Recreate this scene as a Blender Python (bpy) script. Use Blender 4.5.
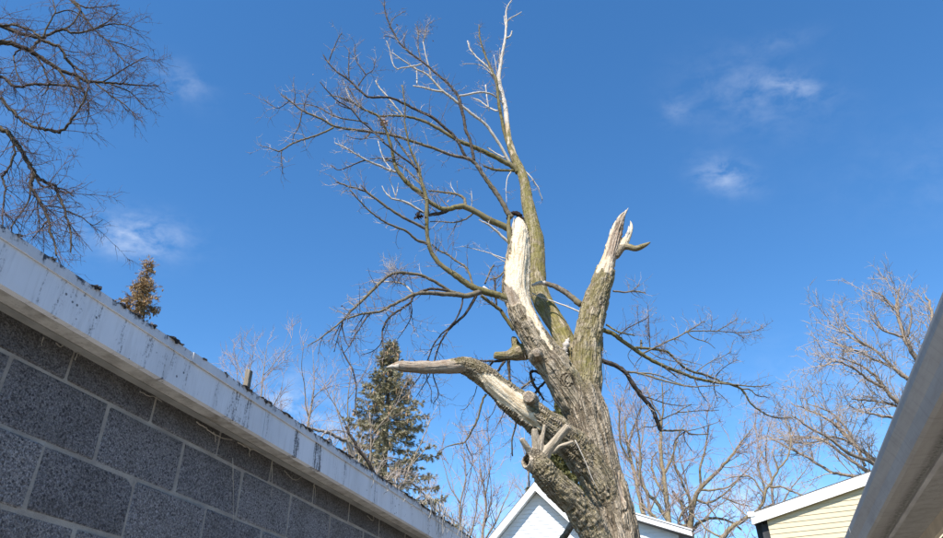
import bpy, bmesh, math, random
import numpy as np
from mathutils import Vector, Matrix
R = math.radians
for o in list(bpy.data.objects): bpy.data.objects.remove(o)
scene = bpy.context.scene
COL = scene.collection

# ------------------------------------------------------------------ camera
F, CXP, CYP, PW = 710.0, 471.5, 269.0, 943.0          # focal length / centre in photo pixels
PITCH, ROLL = R(32.588), R(-0.654)
CAM = np.array([0.0, 0.0, 1.6])
_fw = np.array([0, math.cos(PITCH), math.sin(PITCH)])
_up = np.array([0, -math.sin(PITCH), math.cos(PITCH)])
_rt = np.array([1.0, 0, 0])
_rt, _up = math.cos(ROLL)*_rt + math.sin(ROLL)*_up, -math.sin(ROLL)*_rt + math.cos(ROLL)*_up
cam = bpy.data.cameras.new('camera'); camo = bpy.data.objects.new('camera', cam); COL.objects.link(camo)
cam.sensor_width = 36; cam.lens = 36*F/PW; cam.clip_end = 5000; cam.clip_start = 0.05
M3 = Matrix((( _rt[0], _up[0], -_fw[0]), (_rt[1], _up[1], -_fw[1]), (_rt[2], _up[2], -_fw[2])))
camo.matrix_world = Matrix.Translation(CAM) @ M3.to_4x4()
scene.camera = camo

# ------------------------------------------------------------------ light, sky, exposure
SUN = np.array([-0.40, -0.92, 0]); SUN /= np.linalg.norm(SUN)
SUN_EL = R(48)
SUN = np.array([SUN[0]*math.cos(SUN_EL), SUN[1]*math.cos(SUN_EL), math.sin(SUN_EL)])
SKY_STRENGTH, SUN_STRENGTH, EXPOSURE = 0.15, 5.0, 0.66
sl = bpy.data.lights.new('sun', 'SUN'); sl.energy = SUN_STRENGTH; sl.angle = R(0.53); sl.color = (1.0, 0.94, 0.86)
so = bpy.data.objects.new('sun', sl); COL.objects.link(so); so.location = (0, 0, 60)
so.rotation_euler = Vector(SUN).to_track_quat('Z', 'Y').to_euler()
scene.view_settings.view_transform = 'Standard'; scene.view_settings.look = 'None'
scene.view_settings.exposure = EXPOSURE; scene.view_settings.gamma = 1.0

def ray(x, y): return _fw + _rt*(x-CXP)/F - _up*(y-CYP)/F
def at_y(x, y, Y):
    v = ray(x, y); return CAM + v*(Y/v[1])
def at_plane(x, y, p0, n):
    v = ray(x, y); return CAM + v*(np.dot(np.asarray(p0)-CAM, n)/np.dot(v, n))
def depth_of(P): return float(np.dot(np.asarray(P)-CAM, _fw))
def to_px(P):
    q = np.asarray(P)-CAM; z = q @ _fw
    return np.stack([CXP + F*(q @ _rt)/z, CYP - F*(q @ _up)/z], -1)

w = bpy.data.worlds.new('World'); scene.world = w; w.use_nodes = True
nt = w.node_tree; nt.nodes.clear()
def wn(t, **k):
    n = nt.nodes.new(t)
    for a, b in k.items(): setattr(n, a, b)
    return n
wout = wn('ShaderNodeOutputWorld'); bg = wn('ShaderNodeBackground'); sky = wn('ShaderNodeTexSky')
sky.sky_type = 'NISHITA'; sky.sun_disc = False; sky.sun_elevation = SUN_EL
sky.sun_rotation = math.atan2(SUN[0], SUN[1]); sky.altitude = 200; sky.air_density = 1.0; sky.dust_density = 0.0; sky.ozone_density = 3.0
bg.inputs['Strength'].default_value = SKY_STRENGTH
tc = wn('ShaderNodeTexCoord')
def wmath(op, a, b=None, clamp=False):
    n = wn('ShaderNodeMath', operation=op, use_clamp=clamp)
    for i, v in enumerate((a, b)):
        if v is None: continue
        if hasattr(v, 'is_output'): nt.links.new(v, n.inputs[i])
        else: n.inputs[i].default_value = v
    return n.outputs[0]
def wdot(vec):
    n = wn('ShaderNodeVectorMath', operation='DOT_PRODUCT'); nt.links.new(tc.outputs['Generated'], n.inputs[0])
    n.inputs[1].default_value = tuple(vec); return n.outputs['Value']
# soft wisps of cloud: each a direction, half-widths (in tangent units), tilt and density
WISPS = [(136, 236, .055, .026, 8, 1.3), (182, 82, .034, .020, 35, .5), (724, 176, .036, .020, 18, .95), (752, 95, .080, .045, 10, .34),
         (792, 86, .040, .013, 12, .62), (676, 112, .018, .018, 0, .35), (300, 418, .075, .045, 30, .85), (735, 505, .085, .036, -4, .9),
         (520, 520, .16, .05, 0, .5), (780, 42, .05, .012, -12, .18),
         (-320, 60, .20, .07, 10, .45), (1250, 140, .22, .06, -8, .5), (1150, 420, .25, .07, 5, .7), (-200, 420, .25, .07, 8, .6)]
cn = wn('ShaderNodeTexNoise', noise_dimensions='3D'); cn.inputs['Scale'].default_value = 20; cn.inputs['Detail'].default_value = 7; cn.inputs['Roughness'].default_value = .62; cn.inputs['Distortion'].default_value = .25
cmap = wn('ShaderNodeMapping'); cmap.inputs['Rotation'].default_value = (0, 0, R(20)); cmap.inputs['Scale'].default_value = (1.2, 1.6, 2.2); nt.links.new(tc.outputs['Generated'], cmap.inputs['Vector']); nt.links.new(cmap.outputs[0], cn.inputs['Vector'])
cr = wn('ShaderNodeMapRange'); cr.inputs[1].default_value = .38; cr.inputs[2].default_value = .74; nt.links.new(cn.outputs['Fac'], cr.inputs[0])
acc = None
for (px, py, wa, wb, tilt, dens) in WISPS:
    c = ray(px, py); c = c/np.linalg.norm(c)
    ax = _rt - c*np.dot(_rt, c); ax /= np.linalg.norm(ax); ay = np.cross(c, ax); t = R(tilt)
    u = ax*math.cos(t) + ay*math.sin(t); v = -ax*math.sin(t) + ay*math.cos(t)
    a = wmath('POWER', wmath('MULTIPLY', wdot(u), 1/wa), 2.0); b = wmath('POWER', wmath('MULTIPLY', wdot(v), 1/wb), 2.0)
    g = wmath('EXPONENT', wmath('MULTIPLY', wmath('ADD', a, b), -1.0))
    front = wmath('GREATER_THAN', wdot(c), 0.3)
    g = wmath('MULTIPLY', wmath('MULTIPLY', g, dens*(.36 if py < 300 else .6)), front)
    acc = g if acc is None else wmath('ADD', acc, g)
cf = wmath('MULTIPLY', acc, cr.outputs[0], clamp=True)
mx = wn('ShaderNodeMix', data_type='RGBA'); nt.links.new(cf, mx.inputs[0])
hs = wn('ShaderNodeHueSaturation'); hs.inputs['Saturation'].default_value = 1.24; hs.inputs['Value'].default_value = 1.0
nt.links.new(sky.outputs[0], hs.inputs['Color']); nt.links.new(hs.outputs[0], mx.inputs[6]); mx.inputs[7].default_value = (4.6, 4.9, 5.4, 1)
nt.links.new(mx.outputs[2], bg.inputs['Color']); nt.links.new(bg.outputs[0], wout.inputs['Surface'])

# ------------------------------------------------------------------ object helpers
def tag(o, label=None, cat=None, group=None, kind=None):
    if label: o['label'] = label
    if cat: o['category'] = cat
    if group: o['group'] = group
    if kind: o['kind'] = kind
    return o
def empty(name, loc=(0, 0, 0), rz=0.0):
    o = bpy.data.objects.new(name, None); COL.objects.link(o); o.location = tuple(loc); o.rotation_euler = (0, 0, rz)
    o.empty_display_size = .2; return o
def link(name, me, mat, parent=None, smooth=False):
    o = bpy.data.objects.new(name, me); COL.objects.link(o)
    if mat is not None and not me.materials: me.materials.append(mat)
    if smooth: me.polygons.foreach_set('use_smooth', np.ones(len(me.polygons), dtype=bool))
    if parent is not None:
        o.parent = parent
    return o
def mesh_np(name, V, Fq):
    """V (n,3); Fq (m,k) faces of equal size or a list of such arrays"""
    me = bpy.data.meshes.new(name)
    if not isinstance(Fq, (list, tuple)): Fq = [Fq]
    Fq = [np.asarray(f, dtype=np.int32) for f in Fq if len(f)]
    loops = np.concatenate([f.ravel() for f in Fq]); sizes = np.concatenate([np.full(len(f), f.shape[1], np.int32) for f in Fq])
    starts = np.concatenate([[0], np.cumsum(sizes)[:-1]]).astype(np.int32)
    me.vertices.add(len(V)); me.vertices.foreach_set('co', np.asarray(V, np.float32).ravel())
    me.loops.add(len(loops)); me.loops.foreach_set('vertex_index', loops)
    me.polygons.add(len(sizes)); me.polygons.foreach_set('loop_start', starts); me.polygons.foreach_set('loop_total', sizes)
    me.update(calc_edges=True); return me
class Boxes:
    """collects boxes / prisms in one mesh"""
    def __init__(s): s.V = []; s.Fc = []
    def box(s, x0, x1, y0, y1, z0, z1):
        b = len(s.V); s.V += [(x0,y0,z0),(x1,y0,z0),(x1,y1,z0),(x0,y1,z0),(x0,y0,z1),(x1,y0,z1),(x1,y1,z1),(x0,y1,z1)]
        s.Fc += [(b,b+3,b+2,b+1),(b+4,b+5,b+6,b+7),(b,b+1,b+5,b+4),(b+1,b+2,b+6,b+5),(b+2,b+3,b+7,b+6),(b+3,b,b+4,b+7)]; return s
    def prism(s, poly, axis, a0, a1):
        """extrude a 2D polygon (list of (u,v)) along axis 0 (x) or 1 (y)"""
        b = len(s.V); n = len(poly)
        for a in (a0, a1):
            for (u, v) in poly: s.V.append((a, u, v) if axis == 0 else (u, a, v))
        for i in range(n):
            j = (i+1) % n; s.Fc.append((b+i, b+j, b+n+j, b+n+i))
        s.Fc.append(tuple(range(b+n-1, b-1, -1))); s.Fc.append(tuple(range(b+n, b+2*n))); return s
    def build(s, name, mat, parent=None, bevel=0.0):
        me = bpy.data.meshes.new(name); me.from_pydata(s.V, [], s.Fc)
        bm = bmesh.new(); bm.from_mesh(me); bmesh.ops.recalc_face_normals(bm, faces=bm.faces)
        if bevel: bmesh.ops.bevel(bm, geom=list(bm.edges), offset=bevel, segments=1, affect='EDGES', profile=.5)
        bm.to_mesh(me); bm.free(); return link(name, me, mat, parent)

# ------------------------------------------------------------------ numpy noise
def _hash(ix, iy, iz, seed):
    h = (ix*374761393 + iy*668265263 + iz*2147483647 + seed*1274126177) & 0xffffffff
    h = ((h ^ (h >> 13))*1274126177) & 0xffffffff
    return ((h ^ (h >> 16)) & 0xffff)/65535.0
def vnoise(P, seed=0):
    P = np.asarray(P, np.float64); i = np.floor(P).astype(np.int64); f = P - i; f = f*f*f*(f*(f*6-15)+10)
    out = 0
    for dx in (0, 1):
        for dy in (0, 1):
            for dz in (0, 1):
                wgt = (f[:,0] if dx else 1-f[:,0])*(f[:,1] if dy else 1-f[:,1])*(f[:,2] if dz else 1-f[:,2])
                out = out + wgt*_hash(i[:,0]+dx, i[:,1]+dy, i[:,2]+dz, seed)
    return out
def fbm(P, oct=3, seed=0):
    s = 0; a = .5; t = 0
    for k in range(oct):
        s = s + a*vnoise(P*(2.03**k), seed+k); t += a; a *= .5
    return s/t

# ------------------------------------------------------------------ materials
def mat_new(name):
    m = bpy.data.materials.new(name); m.use_nodes = True; n = m.node_tree; n.nodes.clear()
    out = n.nodes.new('ShaderNodeOutputMaterial'); b = n.nodes.new('ShaderNodeBsdfPrincipled'); n.links.new(b.outputs[0], out.inputs[0])
    b.inputs['Roughness'].default_value = .85; b.inputs['Specular IOR Level'].default_value = .3
    return m, n, b
class NB:
    """small node builder"""
    def __init__(s, n): s.n = n
    def node(s, t, **k):
        x = s.n.nodes.new(t)
        for a, b in k.items(): setattr(x, a, b)
        return x
    def put(s, v, sock):
        if hasattr(v, 'is_output'): s.n.links.new(v, sock)
        else: sock.default_value = v
    def coord(s, kind='Object'): return s.node('ShaderNodeTexCoord').outputs[kind]
    def attr(s, name, out='Fac'): return s.node('ShaderNodeAttribute', attribute_name=name).outputs[out]
    def mapping(s, v, scale=(1,1,1), loc=(0,0,0)):
        m = s.node('ShaderNodeMapping'); s.put(v, m.inputs['Vector']); m.inputs['Scale'].default_value = scale; m.inputs['Location'].default_value = loc; return m.outputs[0]
    def noise(s, v, scale, detail=3, rough=.55, dist=0.0, out='Fac'):
        m = s.node('ShaderNodeTexNoise'); s.put(v, m.inputs['Vector']); m.inputs['Scale'].default_value = scale; m.inputs['Detail'].default_value = detail
        m.inputs['Roughness'].default_value = rough; m.inputs['Distortion'].default_value = dist; return m.outputs[out]
    def voro(s, v, scale, feature='F1', out='Distance'):
        m = s.node('ShaderNodeTexVoronoi', feature=feature); s.put(v, m.inputs['Vector']); m.inputs['Scale'].default_value = scale; return m.outputs[out]
    def ramp(s, f, stops, interp='LINEAR'):
        m = s.node('ShaderNodeValToRGB'); m.color_ramp.interpolation = interp; e = m.color_ramp.elements
        while len(e) < len(stops): e.new(.5)
        for x, (p, c) in zip(e, stops): x.position = p; x.color = (c[0], c[1], c[2], 1) if not isinstance(c, float) else (c, c, c, 1)
        s.put(f, m.inputs[0]); return m.outputs[0]
    def mix(s, f, a, b, mode='MIX'):
        m = s.node('ShaderNodeMix', data_type='RGBA', blend_type=mode); s.put(f, m.inputs[0])
        for v, k in ((a, 6), (b, 7)):
            s.put(v if hasattr(v, 'is_output') else (v[0], v[1], v[2], 1), m.inputs[k])
        return m.outputs[2]
    def math(s, op, a, b=None, clamp=False):
        m = s.node('ShaderNodeMath', operation=op, use_clamp=clamp); s.put(a, m.inputs[0])
        if b is not None: s.put(b, m.inputs[1])
        return m.outputs[0]
    def rng(s, v, a, b, c=0.0, d=1.0):
        m = s.node('ShaderNodeMapRange'); s.put(v, m.inputs[0])
        for i, x in enumerate((a, b, c, d)): m.inputs[i+1].default_value = x
        return m.outputs[0]
    def bump(s, h, strength, dist):
        m = s.node('ShaderNodeBump'); s.put(h, m.inputs['Height']); m.inputs['Strength'].default_value = strength; m.inputs['Distance'].default_value = dist; return m.outputs[0]
    def sep(s, v):
        m = s.node('ShaderNodeSeparateXYZ'); s.put(v, m.inputs[0]); return m.outputs
def rgbmul(c, k): return tuple(x*k for x in c)

def plain(name, col, var=.25, scale=6.0, rough=.8, bump=0.0, bscale=60, spec=.3, coord='Object', streak=(1,1,1)):
    m, n, b = mat_new(name); N = NB(n); v = N.mapping(N.coord(coord), streak)
    f = N.noise(v, scale, 4, .6)
    N.put(N.ramp(f, [(.25, rgbmul(col, 1-var)), (.75, rgbmul(col, 1+var))]), b.inputs['Base Color'])
    b.inputs['Roughness'].default_value = rough; b.inputs['Specular IOR Level'].default_value = spec
    if bump: N.put(N.bump(N.noise(v, bscale, 3), bump, .01), b.inputs['Normal'])
    return m

def mat_bark_core():
    m, n, b = mat_new('main_bark'); N = NB(n)
    co = N.attr('bco', 'Vector'); wood = N.attr('wood'); moss = N.attr('moss'); hgt = N.attr('ridge'); weather = N.attr('weather')
    pos = N.coord('Object')
    wv = N.node('ShaderNodeTexNoise'); N.put(pos, wv.inputs['Vector']); wv.inputs['Scale'].default_value = 7; wv.inputs['Detail'].default_value = 3
    ws = N.node('ShaderNodeVectorMath', operation='MULTIPLY_ADD'); N.put(wv.outputs['Color'], ws.inputs[0]); ws.inputs[1].default_value = (.05, .05, .035); N.put(co, ws.inputs[2]); co = ws.outputs[0]
    def ridged(sc, det=2):
        x = N.noise(co, sc, det, .5); return N.math('MULTIPLY', N.math('ABSOLUTE', N.math('SUBTRACT', x, .5)), 6.0, clamp=True)
    r1 = ridged(22); r2 = ridged(50); f1 = N.noise(co, 60, 4, .65); f2 = N.noise(pos, 5, 4, .6); f3 = N.noise(pos, 90, 3, .6); dark_spot = N.attr('dark_spot')
    plate = N.math('ADD', N.math('MULTIPLY', r1, .62), N.math('MULTIPLY', r2, .38))
    ridge = N.math('ADD', N.math('ADD', N.math('MULTIPLY', hgt, .28), N.math('MULTIPLY', plate, .50)), N.math('MULTIPLY', f1, .22))
    bark = N.ramp(ridge, [(.12, (.045, .032, .022)), (.31, (.165, .125, .089)), (.51, (.37, .30, .222)), (.82, (.55, .46, .355))])
    bark = N.mix(N.rng(f2, .35, .75, 0, .55), bark, N.mix(.5, bark, (.24, .195, .13)), 'MIX')
    # lichen and moss film
    mo = N.math('MULTIPLY', moss, N.rng(N.noise(pos, 9, 5, .65), .30, .56), clamp=True)
    bark = N.mix(N.math('MULTIPLY', mo, .88), bark, N.ramp(f1, [(.2, (.085, .076, .016)), (.8, (.27, .235, .060))]))
    # split, barkless wood
    g = N.noise(co, 26, 5, .7, .3); g2 = N.noise(pos, 16, 4, .6)
    fresh = N.ramp(g, [(.20, (.34, .21, .105)), (.38, (.63, .475, .29)), (.50, (.78, .66, .485)), (.85, (.84, .75, .60))])
    fresh = N.mix(N.rng(g2, .56, .74, 0, .7), fresh, (.56, .37, .19))
    old = N.ramp(N.noise(co, 30, 5, .7), [(.25, (.085, .060, .045)), (.42, (.20, .145, .11)), (.58, (.34, .275, .22)), (.85, (.52, .45, .385))])
    old = N.mix(N.rng(g2, .50, .70, 0, .7), old, (.20, .125, .085))
    wd = N.mix(weather, fresh, old)
    col = N.mix(wood, bark, wd)
    col = N.mix(dark_spot, col, (.012, .009, .008))
    N.put(col, b.inputs['Base Color']); b.inputs['Roughness'].default_value = .92; b.inputs['Specular IOR Level'].default_value = .15
    smo = N.attr('smoothbark')
    hb = N.math('MULTIPLY', N.math('ADD', N.math('MULTIPLY', plate, 1.0), N.math('MULTIPLY', f1, .12)), smo)
    hw_ = N.math('ADD', N.math('MULTIPLY', g, .55), N.math('MULTIPLY', N.noise(co, 110, 3, .6), .35))
    hm = N.math('ADD', N.math('MULTIPLY', hb, N.math('SUBTRACT', 1.0, wood)), N.math('MULTIPLY', hw_, wood))
    hm = N.math('ADD', hm, N.math('MULTIPLY', f3, .05))
    N.put(N.bump(hm, 1.0, .036), b.inputs['Normal'])
    return m
def mat_branch(name, a, c, moss=None):
    """bark of living / dead branches; 'bco' carries the coordinate along the branch"""
    m, n, b = mat_new(name); N = NB(n); p = N.coord('Object')
    f = N.noise(p, 22, 4, .65); g = N.noise(p, 2.5, 3, .6)
    col = N.ramp(f, [(.28, a), (.72, c)])
    if moss: col = N.mix(N.rng(g, .4, .62, 0, .8), col, moss)
    N.put(col, b.inputs['Base Color']); b.inputs['Roughness'].default_value = .9; b.inputs['Specular IOR Level'].default_value = .15
    N.put(N.bump(N.noise(p, 90, 3), .5, .006), b.inputs['Normal']); return m
MB_ = {}
MB_['o'] = mat_branch('branch_bark_olive', (.042, .034, .014), (.23, .195, .082), (.20, .17, .10))
MB_['g'] = mat_branch('branch_bark_grey', (.038, .031, .024), (.25, .21, .165), (.17, .14, .075))
MB_['p'] = mat_branch('branch_bare_pale', (.30, .26, .215), (.66, .60, .53), (.45, .40, .33))
MB_['d'] = mat_branch('branch_bark_dark', (.020, .016, .014), (.125, .102, .084))
M_core = mat_bark_core()
M_twig = mat_branch('twig_bark', (.10, .078, .072), (.33, .27, .245))
M_twig_pale = mat_branch('twig_pale', (.26, .22, .20), (.52, .46, .42))

# ------------------------------------------------------------------ tubes (vectorised)
def catmull(P, m):
    """P (n,k) -> smooth curve through the points with m samples per span"""
    P = np.asarray(P, float)
    if len(P) < 3:
        t = np.linspace(0, 1, m+1)[:, None]; return P[0]*(1-t) + P[-1]*t
    Q = np.vstack([2*P[0]-P[1], P, 2*P[-1]-P[-2]]); out = []
    for i in range(1, len(Q)-2):
        p0, p1, p2, p3 = Q[i-1:i+3]
        for t in np.linspace(0, 1, m, endpoint=False):
            out.append(.5*((2*p1)+(-p0+p2)*t+(2*p0-5*p1+4*p2-p3)*t*t+(-p0+3*p1-3*p2+p3)*t**3))
    out.append(P[-1]); return np.array(out)
def batch_tubes(P, Rr, sides=3, cap=False):
    """P (N,k,3), Rr (N,k) -> V, F(list)"""
    P = np.asarray(P, float); N, k, _ = P.shape
    T = np.gradient(P, axis=1); T /= np.linalg.norm(T, axis=2, keepdims=True)+1e-9
    m = P[:, -1]-P[:, 0]; m /= np.linalg.norm(m, axis=1, keepdims=True)+1e-9
    ref = np.where(np.abs(m[:, 2:3]) < .8, np.array([[0, 0, 1.]]), np.array([[1., 0, 0]]))[:, None, :]
    U = np.cross(T, ref); U /= np.linalg.norm(U, axis=2, keepdims=True)+1e-9; Wv = np.cross(T, U)
    a = np.arange(sides)/sides*2*np.pi
    V = P[:, :, None, :] + np.asarray(Rr)[:, :, None, None]*(np.cos(a)[None, None, :, None]*U[:, :, None, :] + np.sin(a)[None, None, :, None]*Wv[:, :, None, :])
    idx = np.arange(N*k*sides).reshape(N, k, sides); nx = np.roll(idx, -1, axis=2)
    Fq = np.stack([idx[:, :-1], nx[:, :-1], nx[:, 1:], idx[:, 1:]], -1).reshape(-1, 4)
    fs = [Fq]
    if cap: fs += [idx[:, 0, ::-1].reshape(-1, sides), idx[:, -1, :].reshape(-1, sides)]
    return V.reshape(-1, 3), fs
def merge(parts):
    V = []; byk = {}; off = 0
    for v, fs in parts:
        V.append(v)
        for f in fs: byk.setdefault(f.shape[1], []).append(f+off)
        off += len(v)
    return np.concatenate(V), [np.concatenate(x) for x in byk.values()]
def grow(P, Rr, count, rng, lmin, lmax, ang=(25, 65), up=.15, t0=.15, k=5, wander=.16, r0=.55, rmin=.0012, rmax=1., taper=.35, droop=0.0, bylen=True, decay=.45):
    """spawn `count` child twigs on the polylines P (N,k,3) with radii Rr; all vectorised"""
    P = np.asarray(P, float); Rr = np.asarray(Rr, float); N, kk, _ = P.shape
    L = np.linalg.norm(np.diff(P, axis=1), axis=2).sum(1)
    pr = L/L.sum() if bylen else None
    idx = rng.choice(N, count, p=pr); t = t0+(1-t0)*rng.random(count)**.8; x = t*(kk-1); i = np.minimum(x.astype(int), kk-2); f = (x-i)[:, None]
    A = P[idx, i]; B = P[idx, i+1]; pos = A*(1-f)+B*f; tan = B-A; tan /= np.linalg.norm(tan, axis=1, keepdims=True)+1e-9
    rad = Rr[idx, i]*(1-f[:, 0])+Rr[idx, i+1]*f[:, 0]
    q = rng.normal(size=(count, 3)); q -= tan*(q*tan).sum(1, keepdims=True); q /= np.linalg.norm(q, axis=1, keepdims=True)+1e-9
    an = np.radians(rng.uniform(ang[0], ang[1], count))[:, None]
    d = tan*np.cos(an)+q*np.sin(an)+np.array([0, 0, 1.])*up; d /= np.linalg.norm(d, axis=1, keepdims=True)
    ln = (lmin+(lmax-lmin)*rng.random(count)**1.4)*(1-decay*t)
    C = np.zeros((count, k, 3)); C[:, 0] = pos; cur = d.copy(); st = (ln/(k-1))[:, None]
    for j in range(1, k):
        cur = cur+rng.normal(size=(count, 3))*wander+np.array([0, 0, 1.])*(up*.25-droop); cur /= np.linalg.norm(cur, axis=1, keepdims=True)
        C[:, j] = C[:, j-1]+cur*st
    rr = np.clip(rad*r0, rmin, rmax)
    s = np.linspace(0, 1, k)[None]
    return C, rr[:, None]*(1-(1-taper)*s)
def resample(P, r, k):
    P = np.asarray(P, float); L = np.concatenate([[0], np.cumsum(np.linalg.norm(np.diff(P, axis=0), axis=1))]); t = np.linspace(0, L[-1], k)
    return np.stack([np.interp(t, L, P[:, j]) for j in range(3)], -1), np.interp(t, L, r)

# ================================================================== GROUND
def mat_ground():
    m, n, b = mat_new('ground_dry_grass'); N = NB(n); v = N.coord('Object')
    f = N.noise(v, .35, 5, .6); g = N.noise(v, 14, 5, .7)
    c = N.mix(N.rng(f, .35, .65), (.10, .082, .05), (.065, .07, .03)); c = N.mix(N.rng(g, .4, .75), c, (.14, .118, .08))
    N.put(c, b.inputs['Base Color']); N.put(N.bump(g, .6, .03), b.inputs['Normal']); b.inputs['Roughness'].default_value = .95; return m
_g = []
gn = 24
gx = np.linspace(-1500, 1500, gn); GV = np.array([(x, y, 0.0) for y in gx for x in gx])
gi = np.arange(gn*gn).reshape(gn, gn); GF = np.stack([gi[:-1, :-1], gi[:-1, 1:], gi[1:, 1:], gi[1:, :-1]], -1).reshape(-1, 4)
tag(link('ground', mesh_np('ground', GV, GF), mat_ground()), kind='structure')

# unseen pale concrete, added between garage and house to bounce light under the eaves
def mat_bounce_yard():
    m, n, b = mat_new('bounce_concrete'); N = NB(n); v = N.coord('Object'); f = N.noise(v, 1.2, 5, .6); g = N.noise(v, 60, 4, .7)
    c = N.ramp(f, [(.3, (.40, .385, .36)), (.7, (.52, .50, .47))]); c = N.mix(N.rng(g, .5, .8, 0, .5), c, (.28, .27, .25)); N.put(c, b.inputs['Base Color']); N.put(N.bump(g, .5, .006), b.inputs['Normal']); return m
M_bounce_yard = mat_bounce_yard()
for i in range(7):
    bx0 = None
    me = bpy.data.meshes.new('bounce_yard'); me.from_pydata([(-2.6, -9+i*3.0, 0), (3.4, -9+i*3.0, 0), (3.4, -6.012+i*3.0, 0), (-2.6, -6.012+i*3.0, 0), (-2.6, -9+i*3.0, .02), (3.4, -9+i*3.0, .02), (3.4, -6.012+i*3.0, .02), (-2.6, -6.012+i*3.0, .02)], [], [(4, 5, 6, 7), (0, 1, 5, 4), (1, 2, 6, 5), (2, 3, 7, 6), (3, 0, 4, 7)]); me.update()
    if i == 0: bounce_root = empty('bounce_yard', (0, 0, 0), -R(18)); bounce_root['kind'] = 'structure'
    if not (i > 4): link('slab', me, M_bounce_yard, bounce_root)

# ================================================================== GARAGE (block wall on the left)
YAW = R(17.56)
Dw = np.array([math.sin(YAW), math.cos(YAW), 0]); Nw = np.array([math.cos(YAW), -math.sin(YAW), 0])
WD, FD = 1.881, 1.761            # perpendicular distance of wall face and fascia face
G0 = -WD*Nw
garage = empty('garage', G0, math.pi/2-YAW)
tag(garage, 'grey concrete block garage with stained white eave running along the left', 'garage')
def wall_s(px, py, dist=FD):     # distance along the wall of a pixel on the fascia plane
    v = ray(px, py); P = CAM+v*(-dist/np.dot(v, Nw)); return float(np.dot(P, Dw)), float(P[2])
BL, BH = .4064, .2032
ZA, S0 = 2.536, 1.410
Z_SOF = 2.645
def mat_block():
    m, n, b = mat_new('concrete_block'); N = NB(n)
    inf = N.node('ShaderNodeObjectInfo'); v = N.coord('Object')
    off = N.node('ShaderNodeVectorMath', operation='SCALE'); N.put(inf.outputs['Location'], off.inputs[0]); off.inputs['Scale'].default_value = 3.7
    ad = N.node('ShaderNodeVectorMath', operation='ADD'); N.put(v, ad.inputs[0]); N.put(off.outputs[0], ad.inputs[1]); v = ad.outputs[0]
    base = N.mix(inf.outputs['Random'], (.165, .162, .164), (.235, .230, .228))
    gr = N.noise(v, 150, 5, .85); agg = N.voro(v, 125); agg2 = N.voro(v, 150, out='Color')
    spk = N.ramp(gr, [(.32, (.22, .22, .23)), (.49, (.90, .90, .93)), (.62, (2.3, 2.3, 2.3))])
    c = N.mix(1.0, base, spk, 'MULTIPLY')
    c = N.mix(N.rng(N.sep(agg2)[0], .86, .93, 0, .8), c, (.30, .29, .275))
    c = N.mix(N.rng(N.sep(agg2)[1], .84, .93, 0, .7), c, (.035, .034, .038))
    big = N.noise(v, 7, 4, .6); c = N.mix(N.rng(big, .5, .8, 0, .5), c, (.085, .077, .068))
    wp_ = N.node('ShaderNodeNewGeometry').outputs['Position']
    damp = N.noise(N.mapping(wp_, (5, 5, 1.1)), 1.0, 4, .65); c = N.mix(N.rng(damp, .50, .72, 0, .42), c, (.070, .066, .066))
    lime = N.noise(N.mapping(wp_, (3, 3, 4)), 1.6, 5, .7); c = N.mix(N.rng(lime, .60, .80, 0, .35), c, (.27, .265, .255))
    # dirt band under the soffit (soot and cobweb dust, brownish)
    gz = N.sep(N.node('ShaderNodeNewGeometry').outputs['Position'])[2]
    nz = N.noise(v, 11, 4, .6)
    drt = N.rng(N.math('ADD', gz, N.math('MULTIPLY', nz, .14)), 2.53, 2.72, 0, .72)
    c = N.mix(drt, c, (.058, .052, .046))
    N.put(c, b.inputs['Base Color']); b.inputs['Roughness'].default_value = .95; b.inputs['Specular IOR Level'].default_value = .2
    h = N.math('ADD', N.math('MULTIPLY', gr, .8), N.math('MULTIPLY', N.rng(agg, 0, .6), -.7))
    N.put(N.bump(h, 1.0, .006), b.inputs['Normal']); return m
def mat_mortar():
    m, n, b = mat_new('mortar'); N = NB(n); v = N.coord('Object')
    f = N.noise(v, 6, 5, .7); g = N.noise(v, 110, 4, .75)
    c = N.ramp(f, [(.3, (.27, .247, .215)), (.7, (.47, .437, .38))]); c = N.mix(N.rng(g, .55, .8, 0, .5), c, (.13, .12, .11))
    N.put(c, b.inputs['Base Color']); N.put(N.bump(N.math('ADD', g, f), .8, .006), b.inputs['Normal']); b.inputs['Roughness'].default_value = .95; return m
M_block, M_mortar = mat_block(), mat_mortar()
SA, SB = -0.9, 8.2
wall_b = Boxes(); wall_b.box(SA, SB, .0035, .21, -.05, Z_SOF+.10)
wall = wall_b.build('wall', M_mortar, garage)
def block_mesh(seed, L, H):
    """chunky block face with chipped arrises: bevelled slab, slightly out of true"""
    rg = np.random.default_rng(seed)
    bm = bmesh.new(); bmesh.ops.create_cube(bm, size=1)
    for v in bm.verts: v.co = Vector((v.co.x*L, v.co.y*.05, v.co.z*H))
    bmesh.ops.bevel(bm, geom=list(bm.edges), offset=.0055, segments=1, affect='EDGES')
    for v in bm.verts: v.co += Vector((rg.normal()*.0020, rg.normal()*.0010, rg.normal()*.0020))
    me = bpy.data.meshes.new('block'); bm.to_mesh(me); bm.free(); me.materials.append(M_block); return me
JT = .0108
bmesh_full = [block_mesh(i, BL-JT, BH-JT) for i in range(7)]
bmesh_half = [block_mesh(20+i, BL/2-JT, BH-JT) for i in range(2)]
TOPH = Z_SOF+.03-(ZA+JT/2)
bmesh_top = [block_mesh(40+i, BL-JT, TOPH) for i in range(4)]
rgb_ = np.random.default_rng(5)
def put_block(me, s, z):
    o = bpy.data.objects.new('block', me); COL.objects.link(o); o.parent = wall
    o.location = (s, .0245+rgb_.normal()*.0014, z); o.rotation_euler = (rgb_.normal()*.004, rgb_.normal()*.0022, rgb_.normal()*.003)
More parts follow.
